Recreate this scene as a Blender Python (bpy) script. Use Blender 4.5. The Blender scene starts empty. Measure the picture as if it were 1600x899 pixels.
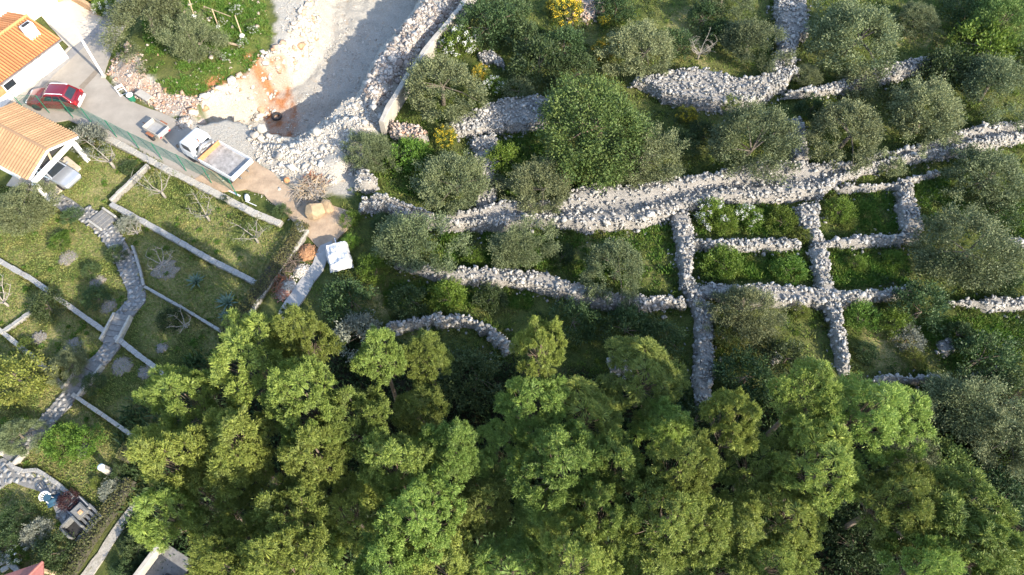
import bpy, bmesh, math, random
import numpy as np
from mathutils import Vector, Matrix

# ------------------------------------------------------------------ camera, sky, sun, exposure
SC = bpy.context.scene
COL = SC.collection
CAM_H = 42.0                       # drone height over the ground, metres
TILT = math.radians(30)            # off straight-down
FOC = 1081.0                       # focal length in pixels of a 1600 px wide frame
cam_d = bpy.data.cameras.new('camera')
cam_d.sensor_width = 36.0
cam_d.lens = 36.0 * FOC / 1600.0
cam_d.clip_end = 3000
cam = bpy.data.objects.new('camera', cam_d)
COL.objects.link(cam)
cam.location = (0, 0, CAM_H)
cam.rotation_euler = (TILT, 0, 0)
SC.camera = cam

SUN_AZ = Vector((0.74, -0.67, 0)).normalized()     # horizontal direction towards the sun
SUN_EL = math.radians(29)
w = bpy.data.worlds.new('World'); SC.world = w; w.use_nodes = True
nt = w.node_tree
sky = nt.nodes.new('ShaderNodeTexSky'); sky.sky_type = 'NISHITA'; sky.sun_disc = False
sky.sun_elevation = SUN_EL
sky.sun_rotation = math.atan2(SUN_AZ.x, SUN_AZ.y)
sky.altitude = 100; sky.air_density = 1.0; sky.dust_density = 1.0; sky.ozone_density = 1.0
nt.links.new(sky.outputs[0], nt.nodes['Background'].inputs[0])
nt.nodes['Background'].inputs[1].default_value = 0.15
sd = bpy.data.lights.new('sun', 'SUN'); sd.energy = 3.25; sd.angle = math.radians(0.55); sd.color = (1.0, 0.9, 0.75)
sun = bpy.data.objects.new('sun', sd); COL.objects.link(sun)
to_sun = Vector((SUN_AZ.x * math.cos(SUN_EL), SUN_AZ.y * math.cos(SUN_EL), math.sin(SUN_EL)))
sun.rotation_euler = (to_sun).to_track_quat('Z', 'Y').to_euler()
SC.view_settings.view_transform = 'Standard'
SC.view_settings.look = 'None'
SC.view_settings.gamma = 1
SC.view_settings.exposure = 1.78

RNG = np.random.default_rng(7)
random.seed(7)

# ------------------------------------------------------------------ helpers
def P(px, py, z=0.0):
    """ground position (x, y, z) of a picture point of the survey photo, on the level z"""
    v = py - 449.5; u = px - 800.0
    d = FOC * math.cos(TILT) + v * math.sin(TILT)
    return Vector((u * (CAM_H - z) / d, (CAM_H - z) * (FOC * math.sin(TILT) - v * math.cos(TILT)) / d, z))
def PN(pts, z=0.0):
    return np.array([P(a, b, z)[:2] for a, b in pts])
def scale_at(py, z=0.0):
    return (FOC * math.cos(TILT) + (py - 449.5) * math.sin(TILT)) / (CAM_H - z)
def to_px(x, y, z=0.0):
    c, s = math.cos(TILT), math.sin(TILT)
    dz = z - CAM_H
    zc = y * s - dz * c           # depth
    yc = y * c + dz * s           # up
    return 800 + FOC * x / zc, 449.5 - FOC * yc / zc

_perm = np.random.default_rng(3).random((64, 64))
def vnoise(x, y):
    xi = np.floor(x).astype(int); yi = np.floor(y).astype(int)
    fx = x - xi; fy = y - yi
    fx = fx * fx * (3 - 2 * fx); fy = fy * fy * (3 - 2 * fy)
    a = _perm[xi % 64, yi % 64]; b = _perm[(xi + 1) % 64, yi % 64]
    c = _perm[xi % 64, (yi + 1) % 64]; d = _perm[(xi + 1) % 64, (yi + 1) % 64]
    return (a * (1 - fx) + b * fx) * (1 - fy) + (c * (1 - fx) + d * fx) * fy
def fnoise(x, y, s=1.0, o=4):
    r = 0; a = 0.5; t = 0
    for i in range(o):
        r = r + a * vnoise(x * s + 17.3 * i, y * s + 5.1 * i); t += a; a *= .5; s *= 2.03
    return r / t
def in_poly(x, y, poly):
    inside = np.zeros(np.shape(x), bool)
    n = len(poly); j = n - 1
    for i in range(n):
        xi, yi = poly[i]; xj, yj = poly[j]
        c = ((yi > y) != (yj > y)) & (x < (xj - xi) * (y - yi) / (yj - yi + 1e-12) + xi)
        inside ^= c; j = i
    return inside
def seg_dist(x, y, pts, closed=False):
    d = np.full(np.shape(x), 1e9)
    n = len(pts)
    for i in range(n if closed else n - 1):
        a = pts[i]; b = pts[(i + 1) % n]
        ab = b - a; L = ab @ ab + 1e-12
        t = np.clip(((x - a[0]) * ab[0] + (y - a[1]) * ab[1]) / L, 0, 1)
        d = np.minimum(d, np.hypot(x - a[0] - t * ab[0], y - a[1] - t * ab[1]))
    return d
def sdist(x, y, poly):
    d = seg_dist(x, y, poly, True)
    return np.where(in_poly(x, y, poly), d, -d)      # positive inside
def sstep(t):
    t = np.clip(t, 0, 1); return t * t * (3 - 2 * t)

def np_mesh(name, V, F, mat=None, smooth=False):
    V = np.asarray(V, np.float32); F = np.asarray(F, np.int32); k = F.shape[1]
    me = bpy.data.meshes.new(name)
    me.vertices.add(len(V)); me.vertices.foreach_set('co', V.ravel())
    me.loops.add(F.size); me.loops.foreach_set('vertex_index', F.ravel())
    me.polygons.add(len(F)); me.polygons.foreach_set('loop_start', np.arange(0, F.size, k, dtype=np.int32))
    if smooth: me.polygons.foreach_set('use_smooth', np.ones(len(F), bool))
    me.update(calc_edges=True)
    if mat: me.materials.append(mat)
    return me

def link(name, me, parent=None, loc=None, rot=None, scale=None):
    o = bpy.data.objects.new(name, me); COL.objects.link(o)
    if parent is not None: o.parent = parent
    if loc is not None: o.location = loc
    if rot is not None: o.rotation_euler = rot
    if scale is not None: o.scale = scale if hasattr(scale, '__len__') else (scale,) * 3
    return o
def tag(o, label=None, cat=None, group=None, kind=None):
    if label: o['label'] = label
    if cat: o['category'] = cat
    if group: o['group'] = group
    if kind: o['kind'] = kind
    return o
def thing(name, label, cat, loc=(0, 0, 0), rotz=0.0, group=None):
    return tag(link(name, None, None, loc, (0, 0, rotz)), label, cat, group)

class MB:
    """collects faces for ONE mesh"""
    def __init__(s): s.v = []; s.f = []
    def add(s, vs, fs):
        b = len(s.v); s.v += [tuple(p) for p in vs]; s.f += [tuple(b + i for i in f) for f in fs]; return s
    def box(s, c, d, rz=0.0, top=1.0, rot=None):
        x, y, z = d[0] / 2, d[1] / 2, d[2] / 2
        vs = [Vector((sx * x * (top if sz > 0 else 1), sy * y * (top if sz > 0 else 1), sz * z)) for sz in (-1, 1) for sx, sy in ((-1, -1), (1, -1), (1, 1), (-1, 1))]
        R = Matrix.Rotation(rz, 3, 'Z') if rot is None else rot
        vs = [R @ p + Vector(c) for p in vs]
        return s.add(vs, [(3, 2, 1, 0), (4, 5, 6, 7), (0, 1, 5, 4), (1, 2, 6, 5), (2, 3, 7, 6), (3, 0, 4, 7)])
    def bar(s, a, b, wd, ht=None):
        a = Vector(a); b = Vector(b); d = b - a; L = d.length
        q = d.to_track_quat('X', 'Z').to_matrix()
        return s.box((a + b) / 2, (L, wd, ht or wd), rot=q)
    def tube(s, pts, rads, n=7, cap=True):
        pts = [Vector(p) for p in pts]; base = len(s.v)
        for i, p in enumerate(pts):
            d = (pts[min(i + 1, len(pts) - 1)] - pts[max(i - 1, 0)])
            q = d.to_track_quat('Z', 'Y')
            for k in range(n):
                a = 2 * math.pi * k / n
                s.v.append(tuple(p + q @ Vector((math.cos(a) * rads[i], math.sin(a) * rads[i], 0))))
        for i in range(len(pts) - 1):
            for k in range(n):
                s.f.append((base + i * n + k, base + i * n + (k + 1) % n, base + (i + 1) * n + (k + 1) % n, base + (i + 1) * n + k))
        if cap:
            s.f.append(tuple(base + k for k in reversed(range(n))))
            s.f.append(tuple(base + (len(pts) - 1) * n + k for k in range(n)))
        return s
    def lathe(s, prof, n=16, axis='Z', c=(0, 0, 0)):
        base = len(s.v); c = Vector(c)
        for r, h in prof:
            for k in range(n):
                a = 2 * math.pi * k / n
                p = Vector((r * math.cos(a), r * math.sin(a), h))
                if axis == 'Y': p = Vector((p.x, p.z, p.y))
                s.v.append(tuple(p + c))
        for i in range(len(prof) - 1):
            for k in range(n):
                s.f.append((base + i * n + k, base + i * n + (k + 1) % n, base + (i + 1) * n + (k + 1) % n, base + (i + 1) * n + k))
        s.f.append(tuple(base + k for k in reversed(range(n))))
        s.f.append(tuple(base + (len(prof) - 1) * n + k for k in range(n)))
        return s
    def prism(s, poly, z0, z1):
        n = len(poly); b = len(s.v)
        s.v += [(p[0], p[1], z0) for p in poly] + [(p[0], p[1], z1) for p in poly]
        s.f.append(tuple(b + i for i in reversed(range(n)))); s.f.append(tuple(b + n + i for i in range(n)))
        for i in range(n):
            j = (i + 1) % n; s.f.append((b + i, b + j, b + n + j, b + n + i))
        return s
    def loft(s, rings, cap=True):
        b = len(s.v); n = len(rings[0])
        for r in rings: s.v += [tuple(p) for p in r]
        for i in range(len(rings) - 1):
            for k in range(n):
                s.f.append((b + i * n + k, b + i * n + (k + 1) % n, b + (i + 1) * n + (k + 1) % n, b + (i + 1) * n + k))
        if cap:
            s.f.append(tuple(b + k for k in reversed(range(n)))); s.f.append(tuple(b + (len(rings) - 1) * n + k for k in range(n)))
        return s
    def mesh(s, name, mat=None, bevel=0.0, smooth=False, seg=2):
        me = bpy.data.meshes.new(name); me.from_pydata(s.v, [], s.f)
        bm = bmesh.new(); bm.from_mesh(me)
        bmesh.ops.recalc_face_normals(bm, faces=bm.faces)
        if bevel > 0:
            es = [e for e in bm.edges if len(e.link_faces) == 2 and e.calc_face_angle(0) > 0.5]
            bmesh.ops.bevel(bm, geom=es, offset=bevel, segments=seg, profile=.6, affect='EDGES', clamp_overlap=True)
        if smooth:
            for fc in bm.faces: fc.smooth = True
        bm.to_mesh(me); bm.free()
        if mat: me.materials.append(mat)
        return me
    def part(s, name, mat, parent=None, **k):
        return link(name, s.mesh(name, mat, **k), parent)

# ------------------------------------------------------------------ materials
def _n(nt, t, **kw):
    n = nt.nodes.new(t)
    for k, v in kw.items(): setattr(n, k, v)
    return n
def new_mat(name):
    m = bpy.data.materials.new(name); m.use_nodes = True
    nt = m.node_tree; nt.nodes.clear()
    out = _n(nt, 'ShaderNodeOutputMaterial'); b = _n(nt, 'ShaderNodeBsdfPrincipled')
    nt.links.new(b.outputs[0], out.inputs[0])
    return m, nt, b, out
def mix(nt, fac, a, b, mode='MIX'):
    n = _n(nt, 'ShaderNodeMix', data_type='RGBA', blend_type=mode)
    for sock, v in ((n.inputs[0], fac), (n.inputs[6], a), (n.inputs[7], b)):
        if hasattr(v, 'is_linked') or isinstance(v, bpy.types.NodeSocket): nt.links.new(v, sock)
        elif isinstance(v, (int, float)): sock.default_value = v
        else: sock.default_value = (*v[:3], 1)
    return n.outputs[2]
def noise(nt, scale, detail=4, rough=.6, coord='Object'):
    tc = _n(nt, 'ShaderNodeTexCoord'); n = _n(nt, 'ShaderNodeTexNoise')
    n.inputs['Scale'].default_value = scale; n.inputs['Detail'].default_value = detail; n.inputs['Roughness'].default_value = rough
    nt.links.new(tc.outputs[coord], n.inputs['Vector'])
    return n.outputs['Fac']
def ramp(nt, fac, a, b):
    n = _n(nt, 'ShaderNodeMapRange'); n.clamp = True
    n.inputs['From Min'].default_value = a; n.inputs['From Max'].default_value = b
    nt.links.new(fac, n.inputs['Value']); return n.outputs[0]
def bump(nt, b, h, strength=.3, dist=.02):
    n = _n(nt, 'ShaderNodeBump'); n.inputs['Strength'].default_value = strength; n.inputs['Distance'].default_value = dist
    nt.links.new(h, n.inputs['Height']); nt.links.new(n.outputs[0], b.inputs['Normal'])
def M(name, c, rough=.8, metal=0.0, var=.18, scale=3.0, bmp=.25, dirt=None, dist=.02, coat=0.0, trans=0.0, geo='Object', objvar=False):
    m, nt, b, out = new_mat(name)
    f = noise(nt, scale, 5, .65, geo)
    lo = [x * (1 - var) for x in c]; hi = [min(1, x * (1 + var)) for x in c]
    col = mix(nt, ramp(nt, f, .3, .7), lo, hi)
    if dirt:
        g = noise(nt, scale * .45, 6, .7, geo)
        col = mix(nt, ramp(nt, g, .52, .68), col, dirt)
    if objvar:
        oi = _n(nt, 'ShaderNodeObjectInfo'); col = mix(nt, ramp(nt, oi.outputs['Random'], 0, 1), col, [x * .72 for x in c])
        st = noise(nt, 1.3, 5, .7, geo); col = mix(nt, ramp(nt, st, .55, .75), col, [x * .6 for x in c])
    nt.links.new(col, b.inputs['Base Color'])
    b.inputs['Roughness'].default_value = rough; b.inputs['Metallic'].default_value = metal
    if coat: b.inputs['Coat Weight'].default_value = coat; b.inputs['Coat Roughness'].default_value = .08
    if bmp: bump(nt, b, noise(nt, scale * 7, 4, .7, geo), bmp, dist)
    return m
def M_island(name, ca, cb, cc=None, rough=.9, var=.2, scale=9, stain=False):
    """every loose piece takes its own tone between ca and cb, some cc"""
    m, nt, b, out = new_mat(name)
    g = _n(nt, 'ShaderNodeNewGeometry'); oi = _n(nt, 'ShaderNodeObjectInfo')
    add = _n(nt, 'ShaderNodeMath', operation='ADD'); nt.links.new(g.outputs['Random Per Island'], add.inputs[0]); nt.links.new(oi.outputs['Random'], add.inputs[1])
    fr = _n(nt, 'ShaderNodeMath', operation='FRACT'); nt.links.new(add.outputs[0], fr.inputs[0])
    col = mix(nt, fr.outputs[0], ca, cb)
    if cc:
        m2 = _n(nt, 'ShaderNodeMath', operation='MULTIPLY'); m2.inputs[1].default_value = 7.31; nt.links.new(fr.outputs[0], m2.inputs[0])
        f2 = _n(nt, 'ShaderNodeMath', operation='FRACT'); nt.links.new(m2.outputs[0], f2.inputs[0])
        col = mix(nt, ramp(nt, f2.outputs[0], .7, .95), col, cc)
    f = noise(nt, scale, 4, .7)
    col = mix(nt, ramp(nt, f, .35, .75), col, [.55, .55, .55], 'MULTIPLY') if var else col
    if stain:
        g2 = noise(nt, .7, 5, .7)
        col = mix(nt, ramp(nt, g2, .48, .68), col, [.62, .64, .62], 'MULTIPLY')
    nt.links.new(col, b.inputs['Base Color']); b.inputs['Roughness'].default_value = rough
    bump(nt, b, f, .5, .03)
    return m
def M_leaf(name, ca, cb, cc=None, trans=.3, rough=.55, patch=.5):
    """leaves: a tone per leaf, per clump and per plant, with light shining through"""
    m, nt, b, out = new_mat(name)
    g = _n(nt, 'ShaderNodeNewGeometry'); oi = _n(nt, 'ShaderNodeObjectInfo')
    f = noise(nt, 1.1, 3, .6)
    col = mix(nt, g.outputs['Random Per Island'], ca, cb)
    if cc: col = mix(nt, ramp(nt, f, .5, .72), col, cc)
    hs = _n(nt, 'ShaderNodeHueSaturation'); nt.links.new(col, hs.inputs['Color'])
    for o_, a, b_, lo, hi in (('Random', 0, 1, .72, 1.22),):
        mr = _n(nt, 'ShaderNodeMapRange'); mr.inputs['To Min'].default_value = lo; mr.inputs['To Max'].default_value = hi
        nt.links.new(oi.outputs[o_], mr.inputs['Value']); nt.links.new(mr.outputs[0], hs.inputs['Value'])
    ml = _n(nt, 'ShaderNodeMath', operation='MULTIPLY'); ml.inputs[1].default_value = 5.7; nt.links.new(oi.outputs['Random'], ml.inputs[0])
    fr = _n(nt, 'ShaderNodeMath', operation='FRACT'); nt.links.new(ml.outputs[0], fr.inputs[0])
    mr = _n(nt, 'ShaderNodeMapRange'); mr.inputs['To Min'].default_value = .48; mr.inputs['To Max'].default_value = .52
    nt.links.new(fr.outputs[0], mr.inputs['Value']); nt.links.new(mr.outputs[0], hs.inputs['Hue'])
    nt.links.new(hs.outputs[0], b.inputs['Base Color']); b.inputs['Roughness'].default_value = rough
    b.inputs['Specular IOR Level'].default_value = .25
    tr = _n(nt, 'ShaderNodeBsdfTranslucent'); nt.links.new(hs.outputs[0], tr.inputs[0])
    mx = _n(nt, 'ShaderNodeMixShader'); mx.inputs[0].default_value = trans
    nt.links.new(b.outputs[0], mx.inputs[1]); nt.links.new(tr.outputs[0], mx.inputs[2]); nt.links.new(mx.outputs[0], out.inputs[0])
    return m

m_stone = M_island('dry_limestone', (.27, .26, .24), (.48, .455, .41), (.2, .195, .19), stain=True)
m_core = M('stone_rubble_bed', (.27, .25, .22), .95, var=.4, scale=9, bmp=.8, dist=.08)
m_gravel = M_island('white_crushed_stone', (.42, .385, .33), (.6, .56, .49), (.34, .3, .25))
m_rubble = M_island('brown_grey_rubble', (.26, .22, .19), (.5, .46, .41), (.2, .15, .12))
m_pinkrock = M_island('pinkish_rock', (.38, .29, .23), (.54, .45, .38), (.42, .22, .13))
m_gwall = M('grey_garden_wall', (.29, .28, .26), .95, var=.3, scale=5, bmp=.6, dirt=(.2, .19, .16), dist=.05)
m_gwall_pale = M('pale_mortared_wall', (.35, .325, .28), .95, var=.25, scale=5, bmp=.6, dirt=(.33, .3, .24), dist=.05)
m_paving = M_island('grey_paving_stone', (.2, .2, .2), (.36, .35, .33), (.27, .24, .2), var=.1)
m_earth = M('orange_brown_earth', (.3, .16, .08), .95, var=.3, scale=5, bmp=.8, dist=.05)
m_brickrub = M_island('brick_rubble', (.28, .12, .08), (.4, .2, .14), (.3, .27, .24))
m_mortar = M('path_mortar', (.16, .155, .145), .95, var=.25, scale=6)
m_bark = M('bark', (.16, .12, .09), .95, var=.35, scale=8, bmp=.7, dist=.04)
m_olivebark = M('grey_olive_bark', (.12, .1, .075), .95, var=.3, scale=9, bmp=.6, dist=.03)
m_palebark = M('pale_olive_bark', (.24, .215, .18), .95, var=.25, scale=9, bmp=.6, dist=.03)
m_deadwood = M('dead_twigs', (.3, .26, .22), .95, var=.25, scale=9)
m_pine = M_leaf('pine_needles', (.125, .19, .04), (.275, .335, .075), (.18, .23, .068), .27)
m_olive = M_leaf('olive_leaves', (.075, .1, .04), (.22, .245, .12), (.13, .15, .065), .2)
m_carob = M_leaf('glossy_green_leaves', (.07, .125, .03), (.14, .2, .055), (.18, .23, .06), .25)
m_green = M_leaf('bright_green_leaves', (.075, .14, .02), (.13, .2, .03), (.15, .2, .035), .3)
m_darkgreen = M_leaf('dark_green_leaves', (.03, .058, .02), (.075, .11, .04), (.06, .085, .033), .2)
m_yelgreen = M_leaf('yellow_green_leaves', (.12, .155, .03), (.2, .22, .05), (.17, .175, .045), .3)
m_flower = M_leaf('yellow_blossom', (.6, .42, .02), (.75, .55, .05), None, .2)
m_white_fl = M_leaf('white_blossom', (.6, .6, .56), (.75, .73, .7), None, .2)
m_grey_leaf = M_leaf('grey_leaves', (.16, .175, .14), (.25, .26, .2), (.2, .2, .15), .2)
m_purple = M_leaf('dark_red_leaves', (.04, .02, .02), (.07, .032, .03), None, .2)
m_agave = M('blue_green_agave', (.07, .115, .075), .5, var=.2)
m_grass = M_leaf('lawn_grass', (.11, .165, .038), (.25, .26, .075), (.33, .285, .11), .3)
m_weeds = M_leaf('meadow_weeds', (.065, .115, .023), (.17, .215, .046), (.2, .17, .06), .3)
m_wet = M_leaf('lush_weeds', (.07, .14, .022), (.16, .225, .04), (.2, .22, .05), .35)
m_limerock = M_island('cream_rock_face', (.4, .36, .3), (.56, .51, .44), (.42, .25, .14))
m_shadestone = M('shade_darkened_stone', (.13, .13, .125), .95, var=.3, scale=5, bmp=.6, dist=.04)  # grey stone of barbecue and bench, deep shade put into its colour
m_mulch = M('mulch_ring', (.2, .17, .13), .95, var=.3, scale=9, bmp=.8, dist=.05)
m_white = M('white_render', (.78, .77, .74), .85, var=.05, scale=1.5, bmp=.1, dirt=(.68, .65, .6))
m_whitepaint = M('white_paint', (.62, .63, .64), .35, var=.06, scale=2, bmp=.03, dirt=(.6, .59, .56))
m_dark = M('dark_void', (.02, .02, .02), .9, var=.2, bmp=0)
m_glass = M('dark_glass', (.02, .025, .03), .06, var=.1, bmp=0)
m_rubber = M('black_rubber', (.02, .02, .022), .8, var=.2)
m_steel = M('grey_steel', (.3, .3, .3), .5, .6, var=.2, scale=5, bmp=.1, dirt=(.2, .13, .08))
m_rust = M('rust', (.25, .1, .05), .9, var=.35, scale=6)
m_redcar = M('red_car_paint', (.17, .008, .014), .3, .25, var=.05, bmp=0, coat=.6)
m_silver = M('silver_car_paint', (.45, .47, .5), .3, .6, var=.04, bmp=0, coat=.6)
m_redlamp = M('red_lamp', (.45, .02, .02), .25, bmp=0)
m_clear = M('lamp_lens', (.7, .7, .72), .15, bmp=0)
m_greenpaint = M('green_fence_paint', (.015, .13, .075), .5, var=.12, bmp=0)
m_orange_tile = M('orange_roof_tile', (.62, .255, .09), .85, var=.12, scale=6, bmp=.3, dirt=(.52, .22, .09), objvar=True)
m_tan_tile = M('tan_barrel_tile', (.35, .215, .115), .85, var=.16, scale=4, bmp=.3, dirt=(.27, .15, .08), objvar=True)
m_tilebed = M('tile_gaps', (.16, .07, .035), .95)
m_redtile = M('red_roof_tile', (.27, .1, .085), .85, var=.2, scale=6)
m_concrete = M('pale_concrete', (.34, .31, .265), .9, var=.2, scale=2.5, bmp=.3, dirt=(.3, .27, .22))
m_grey_conc = M('grey_concrete', (.27, .27, .27), .9, var=.15, scale=2.5, bmp=.3)
m_wood = M('weathered_wood', (.36, .27, .17), .9, var=.25, scale=7)
m_boulder = M('tan_boulder', (.3, .22, .135), .9, var=.22, scale=1.6, bmp=.8, dirt=(.5, .33, .17), dist=.08)
m_tarp = M('white_tarpaulin', (.46, .46, .465), .55, var=.06, scale=2, bmp=.5, dist=.06)
m_blue = M('blue_cloth', (.015, .06, .1), .8, var=.2, scale=8)
m_bedfloor = M('worn_truck_bed', (.25, .235, .22), .75, var=.35, scale=3.5, bmp=.3, dirt=(.4, .385, .365))
m_orangeboard = M('orange_primer', (.42, .19, .08), .8, var=.25, scale=3)
m_brick = M('brown_stone_wall', (.4, .25, .13), .9, var=.3, scale=5, bmp=.6)
m_asphalt = M('worn_asphalt', (.27, .24, .2), .95, var=.12, scale=.8, bmp=.5, dirt=(.31, .28, .235), dist=.02)
m_asphalt2 = M('grey_verge_strip', (.22, .21, .2), .95, var=.15, scale=2, bmp=.4)
m_track = M('tan_dirt_track', (.33, .24, .16), .97, var=.24, scale=1.2, bmp=.7, dirt=(.38, .3, .21), dist=.04)
m_drive = M('cream_driveway', (.5, .43, .34), .9, var=.08, scale=1.0, bmp=.3, dirt=(.55, .44, .31))
m_lightpath = M('pale_footpath', (.3, .29, .275), .95, var=.16, scale=1.5, bmp=.5)
m_gravelpath = M('pale_gravel_path', (.36, .33, .28), .97, var=.3, scale=7, bmp=.9, dirt=(.24, .22, .16), dist=.05)

# ------------------------------------------------------------------ terrain
PIT = PN([(480, -70), (474, -10), (468, 22), (452, 48), (432, 74), (402, 94), (388, 118), (346, 134), (318, 154), (298, 178), (306, 194), (352, 185), (375, 189), (420, 207), (458, 214), (477, 206), (513, 180), (537, 154), (556, 150), (572, 112), (592, 76), (612, 55), (644, 15), (690, -70)])
PLOT = PN([(275, -60), (205, 45), (180, 90), (168, 122), (200, 142), (258, 152), (310, 150), (345, 130), (385, 115), (402, 90), (430, 66), (428, 20), (420, -60)])
MOUND = PN([(560, 152), (580, 105), (600, 78), (645, 20), (690, -50), (770, -50), (668, 72), (632, 118), (596, 190), (575, 185)])
HEAP = PN([(400, 225), (450, 222), (515, 186), (590, 172), (592, 200), (566, 240), (560, 270), (520, 292), (470, 280), (430, 262)])
LIME = PN([(280, 196), (330, 140), (385, 118), (402, 94), (430, 70), (432, 20), (425, -60), (770, -60), (735, 0), (668, 75), (634, 122), (600, 195), (575, 240), (562, 300), (520, 300), (480, 300), (440, 285), (395, 258), (345, 240), (300, 212)])
ORANGE = [PN([(384, 88), (440, 80), (448, 150), (430, 185), (400, 160), (386, 120)]), PN([(285, 146), (345, 122), (390, 112), (392, 118), (345, 130), (300, 154)]), PN([(352, 150), (362, 150), (360, 182), (352, 182)])]
PINKBANK = PN([(168, 112), (178, 92), (200, 95), (232, 98), (235, 125), (300, 148), (330, 150), (300, 185), (262, 185), (225, 160), (185, 140)])
GARDEN = PN([(-60, 285), (60, 292), (105, 264), (140, 246), (150, 214), (260, 274), (440, 357), (478, 355), (420, 450), (350, 530), (215, 745), (150, 820), (80, 910), (-60, 910)])
FOREST = PN([(420, 505), (520, 500), (700, 540), (900, 560), (1100, 640), (1250, 590), (1400, 620), (1500, 560), (1700, 600), (1700, 1000), (190, 1000), (180, 830), (260, 690), (300, 560)])
DRYPATCH = [PN([(870, 362), (1060, 350), (1050, 385), (960, 400), (880, 392)]), PN([(1360, 10), (1480, 30), (1480, 80), (1380, 70)]), PN([(1340, 500), (1450, 500), (1480, 580), (1360, 585)]), PN([(1040, 10), (1100, 10), (1110, 105), (1050, 105)]), PN([(545, 440), (640, 440), (640, 480), (560, 500)])]
def gz(x, y):
    x = np.asarray(x, float); y = np.asarray(y, float)
    z = -0.02 - 0.14 * fnoise(x, y, .35, 4)
    jit = (fnoise(x, y, .9, 4) - .5) * 1.6
    d = sdist(x, y, PIT)
    D = 3.1 + .7 * sstep((45.8 - y) / 1.3)
    wl = .5 + 1.7 * sstep((y - 45.5) / 3.0)
    dl = seg_dist(x, y, PIT[:11]); dr = seg_dist(x, y, PIT[10:])
    t = np.where(d > 0, np.minimum(sstep((dl + .6 * jit * np.clip(dl, 0, .5)) / wl), sstep((dr + .3 * jit * np.clip(dr, 0, .3)) / .45)), 0)
    z = z - D * t + (d > 0) * (fnoise(x, y, 1.7, 4) - .5) * .5 * np.clip(d, 0, 1)
    p = sdist(x, y, PLOT)
    z = z + .75 * sstep((p + jit * .5) / 1.5) + (p > 0) * (fnoise(x, y, 1.1, 3) - .5) * .2
    z = z + .85 * sstep(sdist(x, y, MOUND) / 1.0) * (.6 + .7 * fnoise(x, y, .8, 4))
    z = z + .75 * sstep(sdist(x, y, HEAP) / 1.4) * (.4 + 1.0 * fnoise(x, y, .6, 4))
    return z
def gz1(x, y): return float(gz(np.array([x]), np.array([y]))[0])
def G(px, py):
    p = P(px, py); p.z = gz1(p.x, p.y); return p

fx = np.arange(-54, 54.01, .27); fy = np.arange(1, 63.01, .27)
gx = np.concatenate([[-900, -300, -130, -80], fx, [80, 130, 300, 900]])
gy = np.concatenate([[-900, -300, -100, -30, -8], fy, [75, 110, 300, 900]])
X, Y = np.meshgrid(gx, gy); nx, ny = len(gx), len(gy)
Z = gz(X, Y)
idx = np.arange(nx * ny).reshape(ny, nx)
F = np.stack([idx[:-1, :-1], idx[:-1, 1:], idx[1:, 1:], idx[1:, :-1]], -1).reshape(-1, 4)
gm = np_mesh('ground', np.stack([X, Y, Z], -1).reshape(-1, 3), F, None, True)
xs, ys = X.ravel(), Y.ravel()
jj = (fnoise(xs, ys, .8, 4) - .5) * 2.2
zone = np.zeros((len(xs), 4), np.float32)
zone[:, 0] = sstep((sdist(xs, ys, LIME) + jj * .7 + .3) / .5)
pk = sstep((sdist(xs, ys, PINKBANK) + jj * .6) / .4)
zone[:, 0] = np.maximum(zone[:, 0] * (1 - sstep((sdist(xs, ys, PLOT) + jj - .3) / .5)), pk)
for o_ in ORANGE: zone[:, 1] = np.maximum(zone[:, 1], sstep((sdist(xs, ys, o_) + jj * .5 + .15) / .45))
zone[:, 1] *= .35 + .65 * sstep((fnoise(xs, ys, 1.6, 4) - .36) / .2)
zone[:, 1] = np.maximum(zone[:, 1], pk * .35 * sstep((fnoise(xs + 9, ys, 1.5, 3) - .45) / .15))
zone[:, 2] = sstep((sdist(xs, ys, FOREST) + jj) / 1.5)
zone[:, 3] = .25 * sstep((fnoise(xs + 40, ys, .3, 4) - .5) / .2)
for d_ in DRYPATCH: zone[:, 3] = np.maximum(zone[:, 3], sstep((sdist(xs, ys, d_) + jj) / .8))
zone[:, 3] = np.maximum(zone[:, 3], .95 * in_poly(xs, ys, GARDEN) * sstep((fnoise(xs, ys + 30, .5, 4) - .3) / .25))
at = gm.color_attributes.new('zone', 'FLOAT_COLOR', 'POINT'); at.data.foreach_set('color', zone.ravel())
m, nt, b, out = new_mat('open_ground')
av = _n(nt, 'ShaderNodeAttribute', attribute_name='zone'); sp = _n(nt, 'ShaderNodeSeparateColor'); nt.links.new(av.outputs['Color'], sp.inputs[0])
n1 = noise(nt, 1.7, 6, .7); n2 = noise(nt, 9, 5, .75); n3 = noise(nt, .5, 4, .6)
grass = mix(nt, ramp(nt, n1, .35, .65), (.048, .07, .019), (.115, .132, .036))
grass = mix(nt, ramp(nt, n2, .55, .75), grass, (.13, .105, .05))
dry = mix(nt, ramp(nt, n2, .4, .6), (.36, .29, .14), (.14, .165, .05))
dry = mix(nt, ramp(nt, n1, .52, .7), dry, (.13, .175, .05))
col = mix(nt, av.outputs['Alpha'], grass, dry)
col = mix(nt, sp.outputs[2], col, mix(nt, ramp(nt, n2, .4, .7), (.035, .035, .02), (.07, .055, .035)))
lime = mix(nt, ramp(nt, n2, .3, .7), (.3, .275, .235), (.49, .46, .4))
lime = mix(nt, ramp(nt, n1, .56, .72), lime, (.4, .31, .22))
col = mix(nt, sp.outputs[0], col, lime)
orange = mix(nt, ramp(nt, n2, .35, .65), (.27, .1, .04), (.4, .2, .1))
col = mix(nt, sp.outputs[1], col, orange)
nt.links.new(col, b.inputs['Base Color']); b.inputs['Roughness'].default_value = 1.0; b.inputs['Specular IOR Level'].default_value = .1
bump(nt, b, noise(nt, 5, 8, .75), 1.0, .2)
gm.materials.append(m)
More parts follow.
